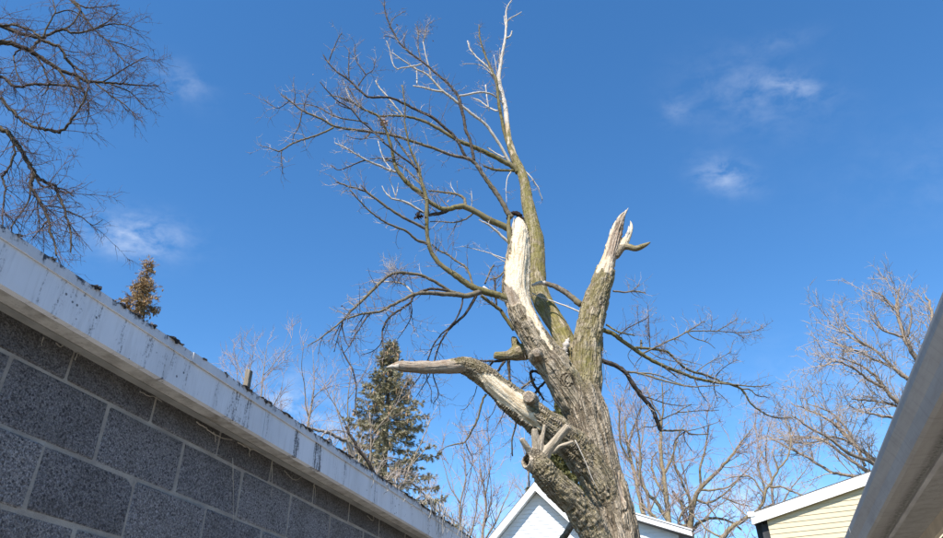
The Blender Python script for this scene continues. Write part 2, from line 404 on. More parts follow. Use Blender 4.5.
for c in range(13):
    half = (c % 2 == 0)          # c = 0: cut course under the soffit
    off = S0 + (BL/2 if half else 0)
    zc = ZA + JT/2 + TOPH/2 if c == 0 else ZA - (c-.5)*BH
    k0 = math.ceil((SA-off)/BL); k = k0
    if c and off+k0*BL-SA > .15: put_block(bmesh_half[c % 2], off+k0*BL-BL/4, zc)
    while off+(k+1)*BL <= SB+1e-6:
        put_block((bmesh_top if c == 0 else bmesh_full)[int(rgb_.integers(0, 4 if c == 0 else 7))], off+(k+.5)*BL, zc); k += 1

def mat_white_metal(name, base, streaks, specks=True, dirt=.0, edge=False):
    """white painted metal; streaks = list of (s, width, strength) of mould runs along local x"""
    m, n, b = mat_new(name); N = NB(n); v = N.coord('Object'); xs = N.sep(v)
    c = N.mix(N.rng(N.noise(v, 2.2, 4, .6), .35, .7), base, rgbmul(base, .86))
    c = N.mix(N.rng(N.noise(N.mapping(v, (26, 9, 2.5)), 1.0, 4, .7), .50, .78, 0, .42), c, (.34, .33, .315))
    acc = None
    for (s, wd, st) in streaks:
        a = N.math('MULTIPLY', N.math('SUBTRACT', xs[0], s), 1/wd); g = N.math('MULTIPLY', N.math('EXPONENT', N.math('MULTIPLY', N.math('MULTIPLY', a, a), -1.0)), st)
        acc = g if acc is None else N.math('ADD', acc, g)
    if acc is not None:
        acc = N.math('MINIMUM', acc, .88)
        run = N.noise(N.mapping(v, (90, 20, 11) if not edge else (48, 30, 26)), 1.0, 4, .7); fine = N.noise(v, 130 if not edge else 75, 3, .7)
        if edge: acc = N.math('MULTIPLY', acc, N.rng(xs[2], 2.772, 2.803, .45, 1.15))
        tot = N.math('ADD', N.math('MULTIPLY', run, .62), N.math('MULTIPLY', fine, .38))
        lim = N.math('SUBTRACT', .68, N.math('MULTIPLY', acc, .27))
        k = N.math('MULTIPLY', N.math('MULTIPLY', N.math('SUBTRACT', tot, lim), 9.0, clamp=True), N.math('MULTIPLY', acc, 1.6, clamp=True), clamp=True)
        halo = N.math('MULTIPLY', N.math('MULTIPLY', acc, N.rng(run, .35, .75)), .38, clamp=True)
        c = N.mix(halo, c, (.30, .29, .30)); c = N.mix(N.math('MULTIPLY', k, .93), c, (.022, .02, .022))
    if specks:
        vo = N.node('ShaderNodeTexVoronoi'); N.put(v, vo.inputs['Vector']); vo.inputs['Scale'].default_value = 62
        pick = N.math('GREATER_THAN', N.sep(vo.outputs['Color'])[0], .62); near = N.rng(vo.outputs['Distance'], .22, .34, 1, 0)
        clus = N.rng(N.noise(N.mapping(v, (1, 1, .35)), 8, 2), .565, .60); c = N.mix(N.math('MULTIPLY', N.math('MULTIPLY', pick, near), N.math('MULTIPLY', clus, .85)), c, (.05, .05, .055))
    if dirt:
        f = N.noise(N.mapping(v, (1, 1, 1)), 16, 5, .7); g = N.noise(v, 70, 4, .75)
        c = N.mix(N.rng(f, .42, .72, 0, dirt), c, (.20, .18, .15)); c = N.mix(N.math('MULTIPLY', N.rng(g, .58, .68), N.rng(N.noise(v, 5, 3), .48, .62, 0, .85)), c, (.045, .04, .036))
    N.put(c, b.inputs['Base Color']); b.inputs['Roughness'].default_value = .5; b.inputs['Specular IOR Level'].default_value = .35
    N.put(N.bump(N.noise(N.mapping(v, (1, 1, 1)), 5, 3), .12, .01), b.inputs['Normal']); return m
stain_px = [(8, 240, .05, .35), (62, 292, .03, .4), (100, 310, .03, .45), (205, 372, .03, .3), (40, 290, .02, .35), (128, 318, .025, .5), (148, 345, .045, .42), (170, 354, .04, .5), (236, 398, .055, .62), (249, 408, .03, .45), (297, 436, .028, .85), (318, 452, .038, 1.15), (358, 470, .03, .25), (375, 490, .03, .5), (392, 497, .03, .45), (412, 515, .04, .35), (440, 528, .1, .5)]
STAINS = [(wall_s(x, y)[0], wd*1.2, st+.15) for (x, y, wd, st) in stain_px+[(80, 300, .03, .3), (188, 363, .03, .3), (218, 384, .025, .35), (268, 420, .03, .35), (336, 460, .03, .4), (345, 466, .03, .5), (428, 522, .05, .5)]]
M_fascia = mat_white_metal('fascia_white', (.80, .81, .825), STAINS)
M_drip = mat_white_metal('drip_edge_white', (.70, .705, .71), [(s-.012, wd*1.3, min(st, .9)*1.0) for s, wd, st in STAINS[4:]]+[(1.165, .05, .95), (1.24, .03, .7), (1.30, .02, .8), (1.36, .05, .8), (1.44, .02, .9), (1.50, .04, 1.0), (1.60, .03, 1.1), (1.72, .05, .9), (2.4, .06, .9), (2.6, .1, .8), (3.1, .2, .8), (3.6, .3, .9), (4.4, .5, .9)], False, edge=True)
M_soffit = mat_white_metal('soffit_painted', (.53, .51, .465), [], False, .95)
M_frieze = plain('frieze_paint', (.25, .245, .225), .3, 9, .8)
s_f = wall_s(263, 432)[0]; s_d = wall_s(195, 357)[0]
for (a, c_, dz) in ((SA, s_f-.001, 0), (s_f+.001, 5.6, .0015), (5.602, SB+.1, 0)):
    bx = Boxes(); bx.prism([(-.120-dz, Z_SOF-dz), (-.120-dz, 2.790), (-.112, 2.790), (-.112, Z_SOF+.003), (-.095, Z_SOF+.003), (-.095, Z_SOF-dz)], 0, a, c_)
    bx.build('fascia_panel', M_fascia, garage)
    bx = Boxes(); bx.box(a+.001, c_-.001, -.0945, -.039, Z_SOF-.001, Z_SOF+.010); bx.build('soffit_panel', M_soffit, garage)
bx = Boxes(); bx.box(SA, SB, -.0385, .0025, Z_SOF-.005, Z_SOF+.02); bx.build('frieze_trim', M_frieze, garage)
for i, (a, c_, t) in enumerate(((SA, s_d+.004, 0), (s_d-.02, 4.4, .0025), (4.39, 6.9, 0.0), (6.88, SB+.1, .0025))):
    bx = Boxes(); bx.prism([(-.127-t, 2.766), (-.127-t, 2.800+t), (-.02, 2.806+t), (-.02, 2.803+t), (-.1215-t, 2.797+t), (-.1215-t, 2.766)], 0, a, c_)
    bx.build('drip_edge', M_drip, garage)
# low-pitched roof deck and the ragged shingle edge
M_shingle = plain('asphalt_shingle', (.028, .027, .028), .5, 40, .95, .8, 160)
bx = Boxes(); bx.prism([(-.112, 2.800), (-.112, 2.807), (2.6, 3.14), (2.6, 3.08)], 0, SA, SB+.08); bx.build('roof_deck', plain('roof_felt', (.05, .047, .045), .4, 8, .95), garage)
bx = Boxes(); bx.box(SA, SB, .21, 5.0, -.05, 2.70); 
rgs = np.random.default_rng(11)
s = SA
SLOPE = math.atan2(.333, 2.712)
BLACK = [(-40, -20), (14, 18), (48, 53), (90, 99), (117, 124), (132, 138), (150, 153), (166, 182), (200, 205), (222, 227), (240, 252), (258, 271), (277, 292), (299, 312), (316, 330), (335, 352), (354, 372), (374, 392), (395, 415), (417, 436), (438, 455), (457, 475), (478, 500)]
def top_y(x): return np.interp(x, [-40, 0, 136, 280, 470, 500], [200, 227.5, 319, 410, 538, 558])
for (xa, xb) in BLACK:
    sa, sb = wall_s(xa, top_y(xa))[0], wall_s(xb, top_y(xb))[0]; Lt = sb-sa
    n = 11; xs_ = np.linspace(0, Lt, n); ys = -.006-.006*rgs.random()+np.clip(rgs.normal(0, .004, n), -.006, .008); ys[0] = ys[-1] = .004
    env = np.sin(np.linspace(0, np.pi, n))**.6; drop = np.clip(.003+np.abs(rgs.normal(0, .007, n)), 0, .018)*env
    lift = np.abs(rgs.normal(0, .0012, n))*env-.004*(1-env)
    # torn tab: top sheet plus a ragged lip folded down over the drip edge
    V = [(x, y, .001+l_) for x, y, l_ in zip(xs_, ys, lift)] + [(x, .25, .026) for x in xs_] + [(x, y-.002, .001-d_) for x, y, d_ in zip(xs_, ys, drop)] + [(x, .25, .020) for x in xs_]
    Fc = []
    for i in range(n-1):
        Fc += [(i, i+1, n+i+1, n+i), (2*n+i, 2*n+i+1, i+1, i), (3*n+i, 3*n+i+1, 2*n+i+1, 2*n+i)]
    me = bpy.data.meshes.new('shingle'); me.from_pydata(V, [], Fc); me.update()
    o = link('shingle', me, M_shingle, garage); o.location = (sa, -.1245, 2.8045)
def wall_pt(px, py, out):   # photo pixel on the plane `out` metres in front (+) of the wall face -> world point
    v = ray(px, py); return CAM+v*(-(WD-out)/np.dot(v, Nw))

# ================================================================== NEIGHBOUR'S EAVE (right edge)
YAW2 = R(19.3)
D2 = np.array([math.sin(YAW2), math.cos(YAW2), 0]); N2 = np.array([math.cos(YAW2), -math.sin(YAW2), 0])
house_r = empty('house', .905*N2, math.pi/2-YAW2)     # local -y = outwards to camera, so local y = -(q-.905)
tag(house_r, 'house at the right edge with grey weathered gutter over a soffit', 'house')
M_gut = None
def mat_gutter():
    m, n, b = mat_new('gutter_aluminium'); N = NB(n); v = N.coord('Object')
    f = N.noise(N.mapping(v, (.5, 6, 6)), 3, 5, .6); g = N.noise(N.mapping(v, (7, 60, 60)), 1, 4, .7); sp = N.noise(v, 60, 4, .7)
    c = N.ramp(f, [(.3, (.30, .285, .265)), (.7, (.385, .37, .345))]); c = N.mix(N.rng(g, .5, .8, 0, .45), c, (.20, .19, .17))
    dr = N.noise(N.mapping(v, (34, 3, 3)), 1.0, 4, .7); c = N.mix(N.rng(dr, .52, .74, 0, .5), c, (.19, .18, .165)); c = N.mix(N.rng(N.noise(v, 9, 4, .7), .58, .72, 0, .5), c, (.22, .215, .20))
    yb = N.sep(v)[1]      # tide line of old overflow on the back half of the trough's underside
    tide = N.rng(N.math('ABSOLUTE', N.math('ADD', yb, N.math('ADD', -.232, N.math('MULTIPLY', f, .03)))), .0, .03, 1, 0)
    c = N.mix(N.math('MULTIPLY', tide, N.rng(sp, .38, .62, .2, .95)), c, (.07, .075, .062))
    N.put(c, b.inputs['Base Color']); b.inputs['Roughness'].default_value = .62; b.inputs['Specular IOR Level'].default_value = .18
    N.put(N.bump(N.noise(N.mapping(v, (2, 1, 1)), 4, 2), .15, .02), b.inputs['Normal']); return m
M_gut = mat_gutter()
def gq(q): return -(q-.905)        # perpendicular distance q -> local y
Z0 = 2.35
prof = [(.706, Z0+.115), (.706, Z0+.004), (.700, Z0), (.625, Z0), (.612, Z0+.006), (.606, Z0+.024), (.600, Z0+.044), (.588, Z0+.062), (.578, Z0+.078), (.5765, Z0+.097), (.577, Z0+.106), (.590, Z0+.106), (.590, Z0+.103), (.580, Z0+.103), (.5795, Z0+.097), (.581, Z0+.079), (.591, Z0+.064), (.603, Z0+.045), (.609, Z0+.025), (.615, Z0+.009), (.626, Z0+.003), (.699, Z0+.003), (.703, Z0+.006), (.703, Z0+.115)]
bx = Boxes(); bx.prism([(gq(q), z) for q, z in prof], 0, -1.2, 7.0); gut = bx.build('gutter', M_gut, house_r)
for sj in (1.55, 4.35):        # slip joints of the gutter and the screw heads beside them
    bx = Boxes(); bx.prism([(gq(.5765+(q-.5765)*1.0+(-.0022 if q < .64 else 0)), z-(.0022 if z < Z0+.03 else 0)) for q, z in prof[1:11]]+[(gq(.60), Z0+.10), (gq(.705), Z0+.05)], 0, sj, sj+.05); bx.build('gutter_joint', M_gut, house_r)
    for dz in (.03, .07):
        bx = Boxes(); bx.box(sj+.012, sj+.020, gq(.607 if dz < .05 else .585)-.012, gq(.607 if dz < .05 else .585)+.004, Z0+dz, Z0+dz+.007); bx.build('screw', plain('screw', (.2, .19, .18), .3, 20), house_r)
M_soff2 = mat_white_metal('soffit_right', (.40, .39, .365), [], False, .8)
for i in range(3):
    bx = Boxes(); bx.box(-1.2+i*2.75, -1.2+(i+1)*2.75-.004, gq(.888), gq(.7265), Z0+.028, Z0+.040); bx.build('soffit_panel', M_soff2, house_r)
bx = Boxes(); bx.box(-1.2, 7.02, gq(.7262), gq(.7065), Z0-.004, Z0+.16); bx.build('fascia_board', plain('fascia_right', (.42, .41, .39), .2, 6), house_r)
bx = Boxes(); bx.box(-1.2, 7.0, gq(.912), gq(.8885), Z0-.030, Z0+.05); bx.build('frieze_trim', plain('trim_beige', (.66, .57, .44), .15, 8, .7), house_r)
bx = Boxes()
for k in range(19): bx.prism([(gq(.912)-.0, Z0-.03-(k+1)*.125), (gq(.926), Z0-.03-k*.125), (gq(.98), Z0-.03-k*.125), (gq(.98), Z0-.03-(k+1)*.125)], 0, -1.2, 6.9)
tag(bx.build('siding', plain('siding_tan', (.30, .22, .14), .2, 7, .8), house_r), kind='stuff')
bx = Boxes(); bx.prism([(gq(.66), Z0+.15), (gq(.66), Z0+.162), (gq(4.4), Z0+2.047), (gq(4.4), Z0+2.0)], 0, -1.25, 7.05); bx.build('roof', plain('roof_right', (.06, .055, .05), .4, 30, .95), house_r)
bx = Boxes(); bx.box(-1.2, 6.9, gq(4.4), gq(.985), -.02, Z0+.02); bx.build('wall_body', plain('wall_tan', (.30, .22, .14), .2, 7), house_r)

# ================================================================== FAR HOUSES
M_wtrim = plain('trim_white', (.78, .78, .77), .05, 4, .5)
M_wside = plain('siding_white', (.76, .765, .77), .06, 3, .6)
M_yside = plain('siding_yellow', (.58, .49, .325), .06, 3, .6)
M_roof = plain('roof_grey', (.10, .095, .09), .35, 14, .95)
def lap_siding(polyfun, z0, z1, pitch, depth, name, mat, parent, y=0.0):
    """overlapping boards clipped to the gable outline: polyfun(z) -> (xa, xb)"""
    V = []; Fc = []
    z = z0
    while z < z1:
        zt = min(z+pitch, z1); xa, xb = polyfun(z); xc, xd = polyfun(zt); b = len(V)
        V += [(xa, y-depth, z), (xb, y-depth, z), (xd, y, zt), (xc, y, zt), (xa, y, z), (xb, y, z)]
        Fc += [(b, b+1, b+2, b+3), (b, b+4, b+5, b+1)]; z += pitch
    me = bpy.data.meshes.new(name); me.from_pydata(V, [], Fc); me.update(); return tag(link(name, me, mat, parent), kind='stuff')
def rake(a, bq, th, y0, y1, name, mat, parent):
    """board along the line a->b (local x,z), th = thickness below the line"""
    bx = Boxes(); bx.prism([(a[0], a[1]), (bq[0], bq[1]), (bq[0], bq[1]-th), (a[0], a[1]-th)], 1, y0, y1); return bx.build(name, mat, parent)

# --- white gable house behind the tree
yw = R(14)
HX = np.array([math.cos(yw), -math.sin(yw), 0]); HN = np.array([math.sin(yw), math.cos(yw), 0])
PK = at_y(534.5, 482, 20.0)
wh = empty('house', (PK[0], PK[1], 0), -yw)
tag(wh, 'white clapboard house with steep front gable behind the broken tree', 'house')
def wl(px, py, back=0.0):
    P = at_plane(px, py, PK+HN*back, HN); return float(np.dot(P-PK, HX)), float(P[2])
lx, lz = wl(487, 538); rx, rz = wl(574, 520)
sl_, sr_ = (PK[2]-lz)/(-lx), (PK[2]-rz)/rx
zp = float(PK[2]); zb = 3.6
slope = .5*(sl_+sr_); hw = (zp-zb)/slope
print('white gable slopes', sl_, sr_, 'peak', zp, 'halfwidth', hw)
OV = .30; inset = .215
zi = zp-inset
gf = lambda z: (-(zi-z)/slope, (zi-z)/slope) if z > zb-.25 else (-hw+.3, hw-.3)
lap_siding(gf, .3, zi-.02, .105, .014, 'siding', M_wside, wh, OV)
for sgn in (-1, 1):
    rake((0, zp), (sgn*(hw+.25), zp-slope*(hw+.25)), .23, 0, .03, 'rake_board', M_wtrim, wh)
    rake((sgn*.0, zp-.17), (sgn*(hw+.2), zp-.17-slope*(hw+.2)), .03, .031, OV-.003, 'rake_soffit', M_wtrim, wh)
    rake((0, zp+.03), (sgn*(hw+.26), zp+.03-slope*(hw+.26)), .028, .004, 9.0, 'roof_slope', M_roof, wh)
bx = Boxes(); bx.prism([(-hw+.32, 0), (hw-.32, 0), (hw-.32, zb), (0, zi-.10), (-hw+.32, zb)], 1, OV+.02, 8.8); bx.build('wall', M_wside, wh)
# low wing on the right, set back, with its own shallow rake
BK = 1.2
ax_, az_ = wl(600, 506.5, BK); bx_, bz_ = wl(691.5, 533.5, BK)
ax_ = min(ax_, .6)
sw = (az_-bz_)/(wl(691.5, 533.5, BK)[0]-wl(600, 506.5, BK)[0]); az_ = bz_+(bx_-ax_)*sw
rake((ax_, az_), (bx_, bz_), .13, BK-.32, BK-.29, 'rake_board', M_wtrim, wh)
rake((ax_, az_+.05), (bx_+.03, bz_+.05), .045, BK-.34, BK+6, 'roof_slope', plain('roof_white_edge', (.55, .55, .55), .2, 10, .8), wh)
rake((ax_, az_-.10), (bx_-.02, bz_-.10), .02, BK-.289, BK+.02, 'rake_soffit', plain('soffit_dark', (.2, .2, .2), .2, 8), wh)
lap_siding(lambda z: (ax_, min(bx_-.35, bx_-(z-(bz_-.13))/sw) if z > bz_-.13 else bx_-.35), .3, az_-.16, .105, .014, 'siding', M_wside, wh, BK)
bx = Boxes(); bx.prism([(ax_, 0), (bx_-.37, 0), (bx_-.37, bz_-.15), (ax_, az_-.2)], 1, BK+.02, BK+6); bx.build('wall', M_wside, wh)

# --- yellow gable house at the right
yy = R(27)
YX = np.array([math.cos(yy), -math.sin(yy), 0]); YN = np.array([math.sin(yy), math.cos(yy), 0])
YP = at_y(750, 514, 17.0)
yh = empty('house', (YP[0], YP[1], 0), -yy)
tag(yh, 'pale yellow clapboard house with white rake board beside the gutter', 'house')
def yl(px, py, back=0.0):
    P = at_plane(px, py, YP+YN*back, YN); return float(np.dot(P-YP, YX)), float(P[2])
ex, ez = yl(866, 473.5); sy_ = (ez-float(YP[2]))/ex
print('yellow slope', sy_, YP)
ze = float(YP[2]); halfw = 5.2; zpk = ze+halfw*sy_
wx0 = yl(763, 530)[0]+.12
OVy = .12
rb = yl(750, 514)[1]-yl(751, 523)[1]
th = .235
rake((0, ze), (halfw, zpk), th, 0, .03, 'rake_board', M_wtrim, yh); rake((halfw, zpk), (2*halfw, ze), th, 0, .03, 'rake_board', M_wtrim, yh)
rake((0.02, ze-.185), (halfw, zpk-.185), .03, .031, OVy-.003, 'rake_soffit', plain('soffit_yellow', (.42, .36, .22), .1, 6), yh)
rake((halfw, zpk-.185), (2*halfw-.02, ze-.185), .03, .031, OVy-.003, 'rake_soffit', M_wtrim, yh)
for (a, c_) in (((-.02, ze+.022), (halfw, zpk+.022)), ((halfw, zpk+.022), (2*halfw+.02, ze+.022))): rake(a, c_, .02, .004, 9, 'roof_slope', M_roof, yh)
zt_ = lambda x: ze-.195+sy_*min(x, 2*halfw-x)
def yf(z):
    if z <= zt_(wx0): return (wx0, 2*halfw-wx0)
    d = (z-(ze-.195))/sy_; return (d, max(d, 2*halfw-d))
lap_siding(yf, .3, zpk-.215, .108, .012, 'siding', M_yside, yh, OVy)
bx = Boxes(); bx.prism([(wx0+.02, 0), (2*halfw-wx0, 0), (2*halfw-wx0, zt_(wx0)-.12), (halfw, zpk-.42), (wx0+.02, zt_(wx0)-.12)], 1, OVy+.02, 8.6); bx.build('wall', M_yside, yh)
M_corner_shade = plain('corner_painted_shade', (.018, .018, .02), .4, 9, .5)  # near-black colour standing in for shade at the house corner
bx = Boxes(); bx.box(.03, .16, .32, .43, .1, ze-.15); bx.build('corner_shade_box', M_corner_shade, yh)  # added box, coloured dark for the shaded corner
bx = Boxes(); bx.box(.165, wx0+.018, OVy+.06, 8.4, .0, ze-.22); bx.build('side_shade_strip', plain('side_wall_painted_shade', (.045, .047, .052), .4, 5), yh)  # narrow wall strip with its shade painted in as a dark colour
bx = Boxes(); bx.box(-.05, .10, -.02, 8.8, ze-.06, ze+.05); bx.build('gutter', M_wtrim, yh)

# ================================================================== THE BROKEN TREE
# limbs traced as (photo x, photo y, half-width in pixels, distance Y in metres)
TY = 8.0
tree = empty('broken_tree', (1.60, 8.1, 0))
tag(tree, 'large storm-broken tree with splintered pale limbs and rough grey bark', 'tree')
TREE0 = np.array([1.60, 8.1, 0.0])
def limb3d(pts):
    P = np.array([at_y(x, y, Y) for (x, y, r, Y) in pts]); r = np.array([p[2]*depth_of(q)/F for p, q in zip(pts, P)]); return P, r
LIMBS = {}      # name -> (P, r)
core_px = {
 'trunk': [(621, 548, 20.5, 8.0), (614.5, 516, 20.5, 8.0), (605, 484, 20, 8.0), (597.5, 458, 20.5, 8.0), (591.5, 436, 21.8, 8.0), (585, 412, 22.3, 8.0), (580, 392, 21.3, 8.0)],
 'broken_limb_a': [(590, 424, 16, 7.98), (572, 394, 17, 7.93), (553.5, 366, 16.2, 7.88), (540, 346, 14.8, 7.85), (528, 326, 13.4, 7.83), (520, 308, 12.8, 7.82), (516, 288, 13.6, 7.81), (517, 268, 12.4, 7.80), (519, 248, 11.3, 7.79), (520, 234, 9.4, 7.79), (519, 223, 5.5, 7.79), (518, 217, 1.5, 7.79)],
 'broken_limb_b': [(586, 410, 16.5, 8.02), (586.5, 386, 15.5, 8.05), (586.5, 360, 15.3, 8.08), (588, 334, 14.2, 8.12), (594, 308, 12.7, 8.17), (601, 286, 11.2, 8.2), (606, 268, 9.5, 8.24), (611, 252, 7.9, 8.27), (615, 236, 7.0, 8.3), (618.5, 226, 5.6, 8.32), (622, 217, 3.9, 8.34), (626, 211.5, 1.8, 8.35), (628, 208.5, .7, 8.36)],
 'tall_stem': [(586, 402, 15, 8.08), (577, 374, 12.5, 8.24), (569, 350, 10.6, 8.38), (558.5, 328, 9.9, 8.5), (546.5, 308, 9.7, 8.6), (538.5, 290, 9.4, 8.68), (536, 268, 9.6, 8.74), (535.5, 244, 9.0, 8.79), (531.5, 222, 7.4, 8.83), (527.5, 203, 6.1, 8.86), (525, 186, 5.3, 8.89), (521, 172, 4.7, 8.92), (514.5, 158, 4.1, 8.95), (509.5, 142, 3.6, 8.97), (507, 124, 3.2, 8.98)],
 'broken_limb_c': [(614, 512, 17, 7.98), (598, 478, 17.5, 7.92), (583, 457, 17, 7.86), (568.5, 442, 16.3, 7.79), (554, 430.5, 16, 7.72), (538.5, 419.5, 15.5, 7.66), (522, 408, 14.6, 7.6), (506, 395, 13.2, 7.54), (492, 382.5, 12, 7.49), (479, 372, 10.6, 7.45), (464, 366, 9.2, 7.40), (450, 366.5, 8.2, 7.36), (432, 367.3, 7.5, 7.31), (413, 367, 6.9, 7.26), (401, 366, 6.2, 7.22), (395, 366, 4.4, 7.2), (389, 366.3, 1.4, 7.19)],
 'cut_limb': [(617, 600, 17, 7.72), (603, 556, 15.5, 7.6), (592, 530, 14.5, 7.5), (579, 510, 13.8, 7.42), (565, 494, 13.4, 7.34), (551, 480, 13.0, 7.27), (541, 468, 12.2, 7.22), (535, 459, 10, 7.2)],
 'hollow_knob': [(541, 470, 8, 7.22), (531, 463, 8.5, 7.19), (525, 461, 7.4, 7.15)],
 'rear_limb': [(566, 352, 7, 8.2), (552, 346, 6, 8.16), (534, 350, 8.5, 8.12), (518, 352.5, 8.2, 8.08), (508, 355.5, 5.2, 8.05), (497, 355.5, 3.9, 8.02), (494, 355, 3.5, 8.01)],
 'rear_spur': [(520, 354, 6.5, 8.1), (516, 345, 4.6, 8.12), (513.5, 337, 2.5, 8.13)],
 'cut_stub_a': [(543, 458, 6.5, 7.22), (549, 449, 5.2, 7.16), (559, 437, 4.5, 7.10), (569, 425.5, 4.2, 7.04)],
 'cut_stub_b': [(537, 458, 5.5, 7.21), (536, 446, 4.4, 7.16), (534.8, 434, 3.7, 7.12), (534.5, 428, 3.3, 7.10)],
 'cut_stub_c': [(532, 458, 4.5, 7.19), (528, 449, 3.6, 7.12), (523.5, 442, 3.2, 7.08), (521, 438, 3.0, 7.06)],
 'cut_stub_d': [(539, 455, 4, 7.19), (541.5, 442, 2.7, 7.14), (543.5, 432, 2.2, 7.12), (544.5, 424, 1.7, 7.11)],
 'cut_stub_e': [(552, 453, 3.2, 7.62), (560, 446.5, 2.4, 7.58), (568, 443.5, 2.1, 7.54), (574, 441, 1.8, 7.52)],
 'cut_knob_a': [(537, 357, 9, 7.87), (537, 353.5, 5.4, 7.64), (536.6, 352.6, 4.6, 7.55)],
 'cut_knob_b': [(531, 402, 9, 7.63), (529.5, 398, 7.0, 7.44), (528.7, 396.5, 6.4, 7.36)],
 'burl': [(573, 387, 11, 7.95), (568, 381.5, 8.8, 7.79), (567, 380.5, 7.0, 7.735)],
 'prong_pale': [(615, 256, 4.6, 8.26), (620, 249, 4.6, 8.27), (625.5, 241.5, 4.1, 8.28), (629.6, 232.5, 3.3, 8.29), (631.3, 226, 2.1, 8.3), (630.2, 220, .7, 8.3)],
 'prong_bark': [(622, 246, 3.4, 8.27), (629, 247, 3.3, 8.25), (636, 248.6, 3.0, 8.23), (644, 245.6, 2.5, 8.2), (651, 242, .8, 8.18)],
}
names = list(core_px); segs = []; parts = []
for li, nm in enumerate(names):
    P, r = limb3d(core_px[nm])
    if nm == 'trunk':
        P = np.vstack([[1.60, 8.1, -.25], [1.60, 8.1, .12], [1.60, 8.09, .7], [1.585, 8.06, 1.7], [1.56, 8.03, 2.6], P]); r = np.concatenate([[.52, .41, .33, .28, .25], r])
    if nm == 'cut_limb':
        P = np.vstack([[1.5, 8.0, 1.3], [1.47, 7.88, 2.0], P]); r = np.concatenate([[.16, .19], r])
    LIMBS[nm] = (P, r)
    D = catmull(np.hstack([P, r[:, None]]), 6); D[:, 3] = np.clip(D[:, 3], .006, None)
    for i in range(len(D)-1): segs.append((li, D[i], D[i+1]))
    # slightly lumpy cross-section so that limbs are not round pipes
    V, fs = batch_tubes(D[None, :, :3], D[None, :, 3], 28, True); parts.append((V, fs))
V, Fs = merge(parts)
me0 = mesh_np('core', V, Fs); ob = bpy.data.objects.new('core', me0); COL.objects.link(ob)
md = ob.modifiers.new('r', 'REMESH'); md.mode = 'VOXEL'; md.voxel_size = .0105; md.adaptivity = 0
ms = ob.modifiers.new('s', 'SMOOTH'); ms.factor = .6; ms.iterations = 11
dg = bpy.context.evaluated_depsgraph_get(); dg.update()
me1 = bpy.data.meshes.new_from_object(ob.evaluated_get(dg)); bpy.data.objects.remove(ob)
n = len(me1.vertices); V = np.zeros(n*3, np.float32); me1.vertices.foreach_get('co', V); V = V.reshape(-1, 3).astype(float)
NR = np.zeros(n*3, np.float32); me1.vertices.foreach_get('normal', NR); NR = NR.reshape(-1, 3).astype(float)
nl = len(me1.loops); LV = np.zeros(nl, np.int32); me1.loops.foreach_get('vertex_index', LV)
npoly = len(me1.polygons); lt = np.zeros(npoly, np.int32); me1.polygons.foreach_get('loop_total', lt)
assert (lt == 4).all(); Q = LV.reshape(-1, 4)
# nearest limb segment of every vertex -> limb id, run along the limb, angle around it
sA = np.array([s_[1] for s_ in segs]); sB = np.array([s_[2] for s_ in segs]); sL = np.array([s_[0] for s_ in segs])
run0 = np.zeros(len(segs)); acc_ = {}
for i, s_ in enumerate(segs):
    run0[i] = acc_.get(s_[0], 0.0); acc_[s_[0]] = run0[i]+np.linalg.norm(s_[2][:3]-s_[1][:3])
best = np.full(n, 1e9); bi = np.zeros(n, np.int32); bt = np.zeros(n)
for i in range(len(segs)):
    a, b_ = sA[i, :3], sB[i, :3]; ab = b_-a; L2 = ab @ ab+1e-12
    lo = np.minimum(a, b_)-.75; hi = np.maximum(a, b_)+.75
    sel = np.where(((V > lo) & (V < hi)).all(1))[0]
    if not len(sel): continue
    t = np.clip(((V[sel]-a) @ ab)/L2, 0, 1); q = a+t[:, None]*ab; rr = sA[i, 3]*(1-t)+sB[i, 3]*t
    d = np.abs(np.linalg.norm(V[sel]-q, axis=1)-rr) + (0 if True else 0)
    d = d/np.maximum(rr, .02)**.35
    m_ = d < best[sel]; ss = sel[m_]; best[ss] = d[m_]; bi[ss] = i; bt[ss] = t[m_]
lid = sL[bi]; seg_r = sA[bi, 3]*(1-bt)+sB[bi, 3]*bt; run = run0[bi]+bt*np.linalg.norm(sB[bi, :3]-sA[bi, :3], axis=1)
cen = sA[bi, :3]*(1-bt[:, None])+sB[bi, :3]*bt[:, None]; rad = V-cen
tan = sB[bi, :3]-sA[bi, :3]; tan /= np.linalg.norm(tan, axis=1, keepdims=True)+1e-9; rad = rad-tan*(rad*tan).sum(1, keepdims=True)
e1 = np.cross(tan, np.array([0, 1., 0])); e1 /= np.linalg.norm(e1, axis=1, keepdims=True)+1e-9; e2 = np.cross(tan, e1)
bx_ = (rad*e1).sum(1); by_ = (rad*e2).sum(1)
bco = np.stack([bx_, by_, run*.075+lid*3.1], -1)            # bark coordinate, stretched along the limb
PX = to_px(V); facing = -(NR*(V-CAM)).sum(1)/np.linalg.norm(V-CAM, axis=1)
def inpoly(P, poly):
    x, y = P[:, 0], P[:, 1]; c = np.zeros(len(P), bool); m = len(poly)
    for i in range(m):
        (x1, y1), (x2, y2) = poly[i], poly[(i+1) % m]
        c ^= ((y1 > y) != (y2 > y)) & (x < (x2-x1)*(y-y1)/((y2-y1) or 1e-9)+x1)
    return c
def softpoly(poly, ids, jag=1.6, face=.12):
    J = PX + np.stack([vnoise(V*np.array([38, 38, 13.]), 3)-.5, vnoise(V*np.array([30, 30, 9.]), 4)-.5], -1)*2*jag
    return inpoly(J, poly) & np.isin(lid, [names.index(k) for k in ids]) & (facing > face)
wood = np.zeros(n); weath = np.zeros(n)
A_ = ['broken_limb_a', 'cut_knob_a']
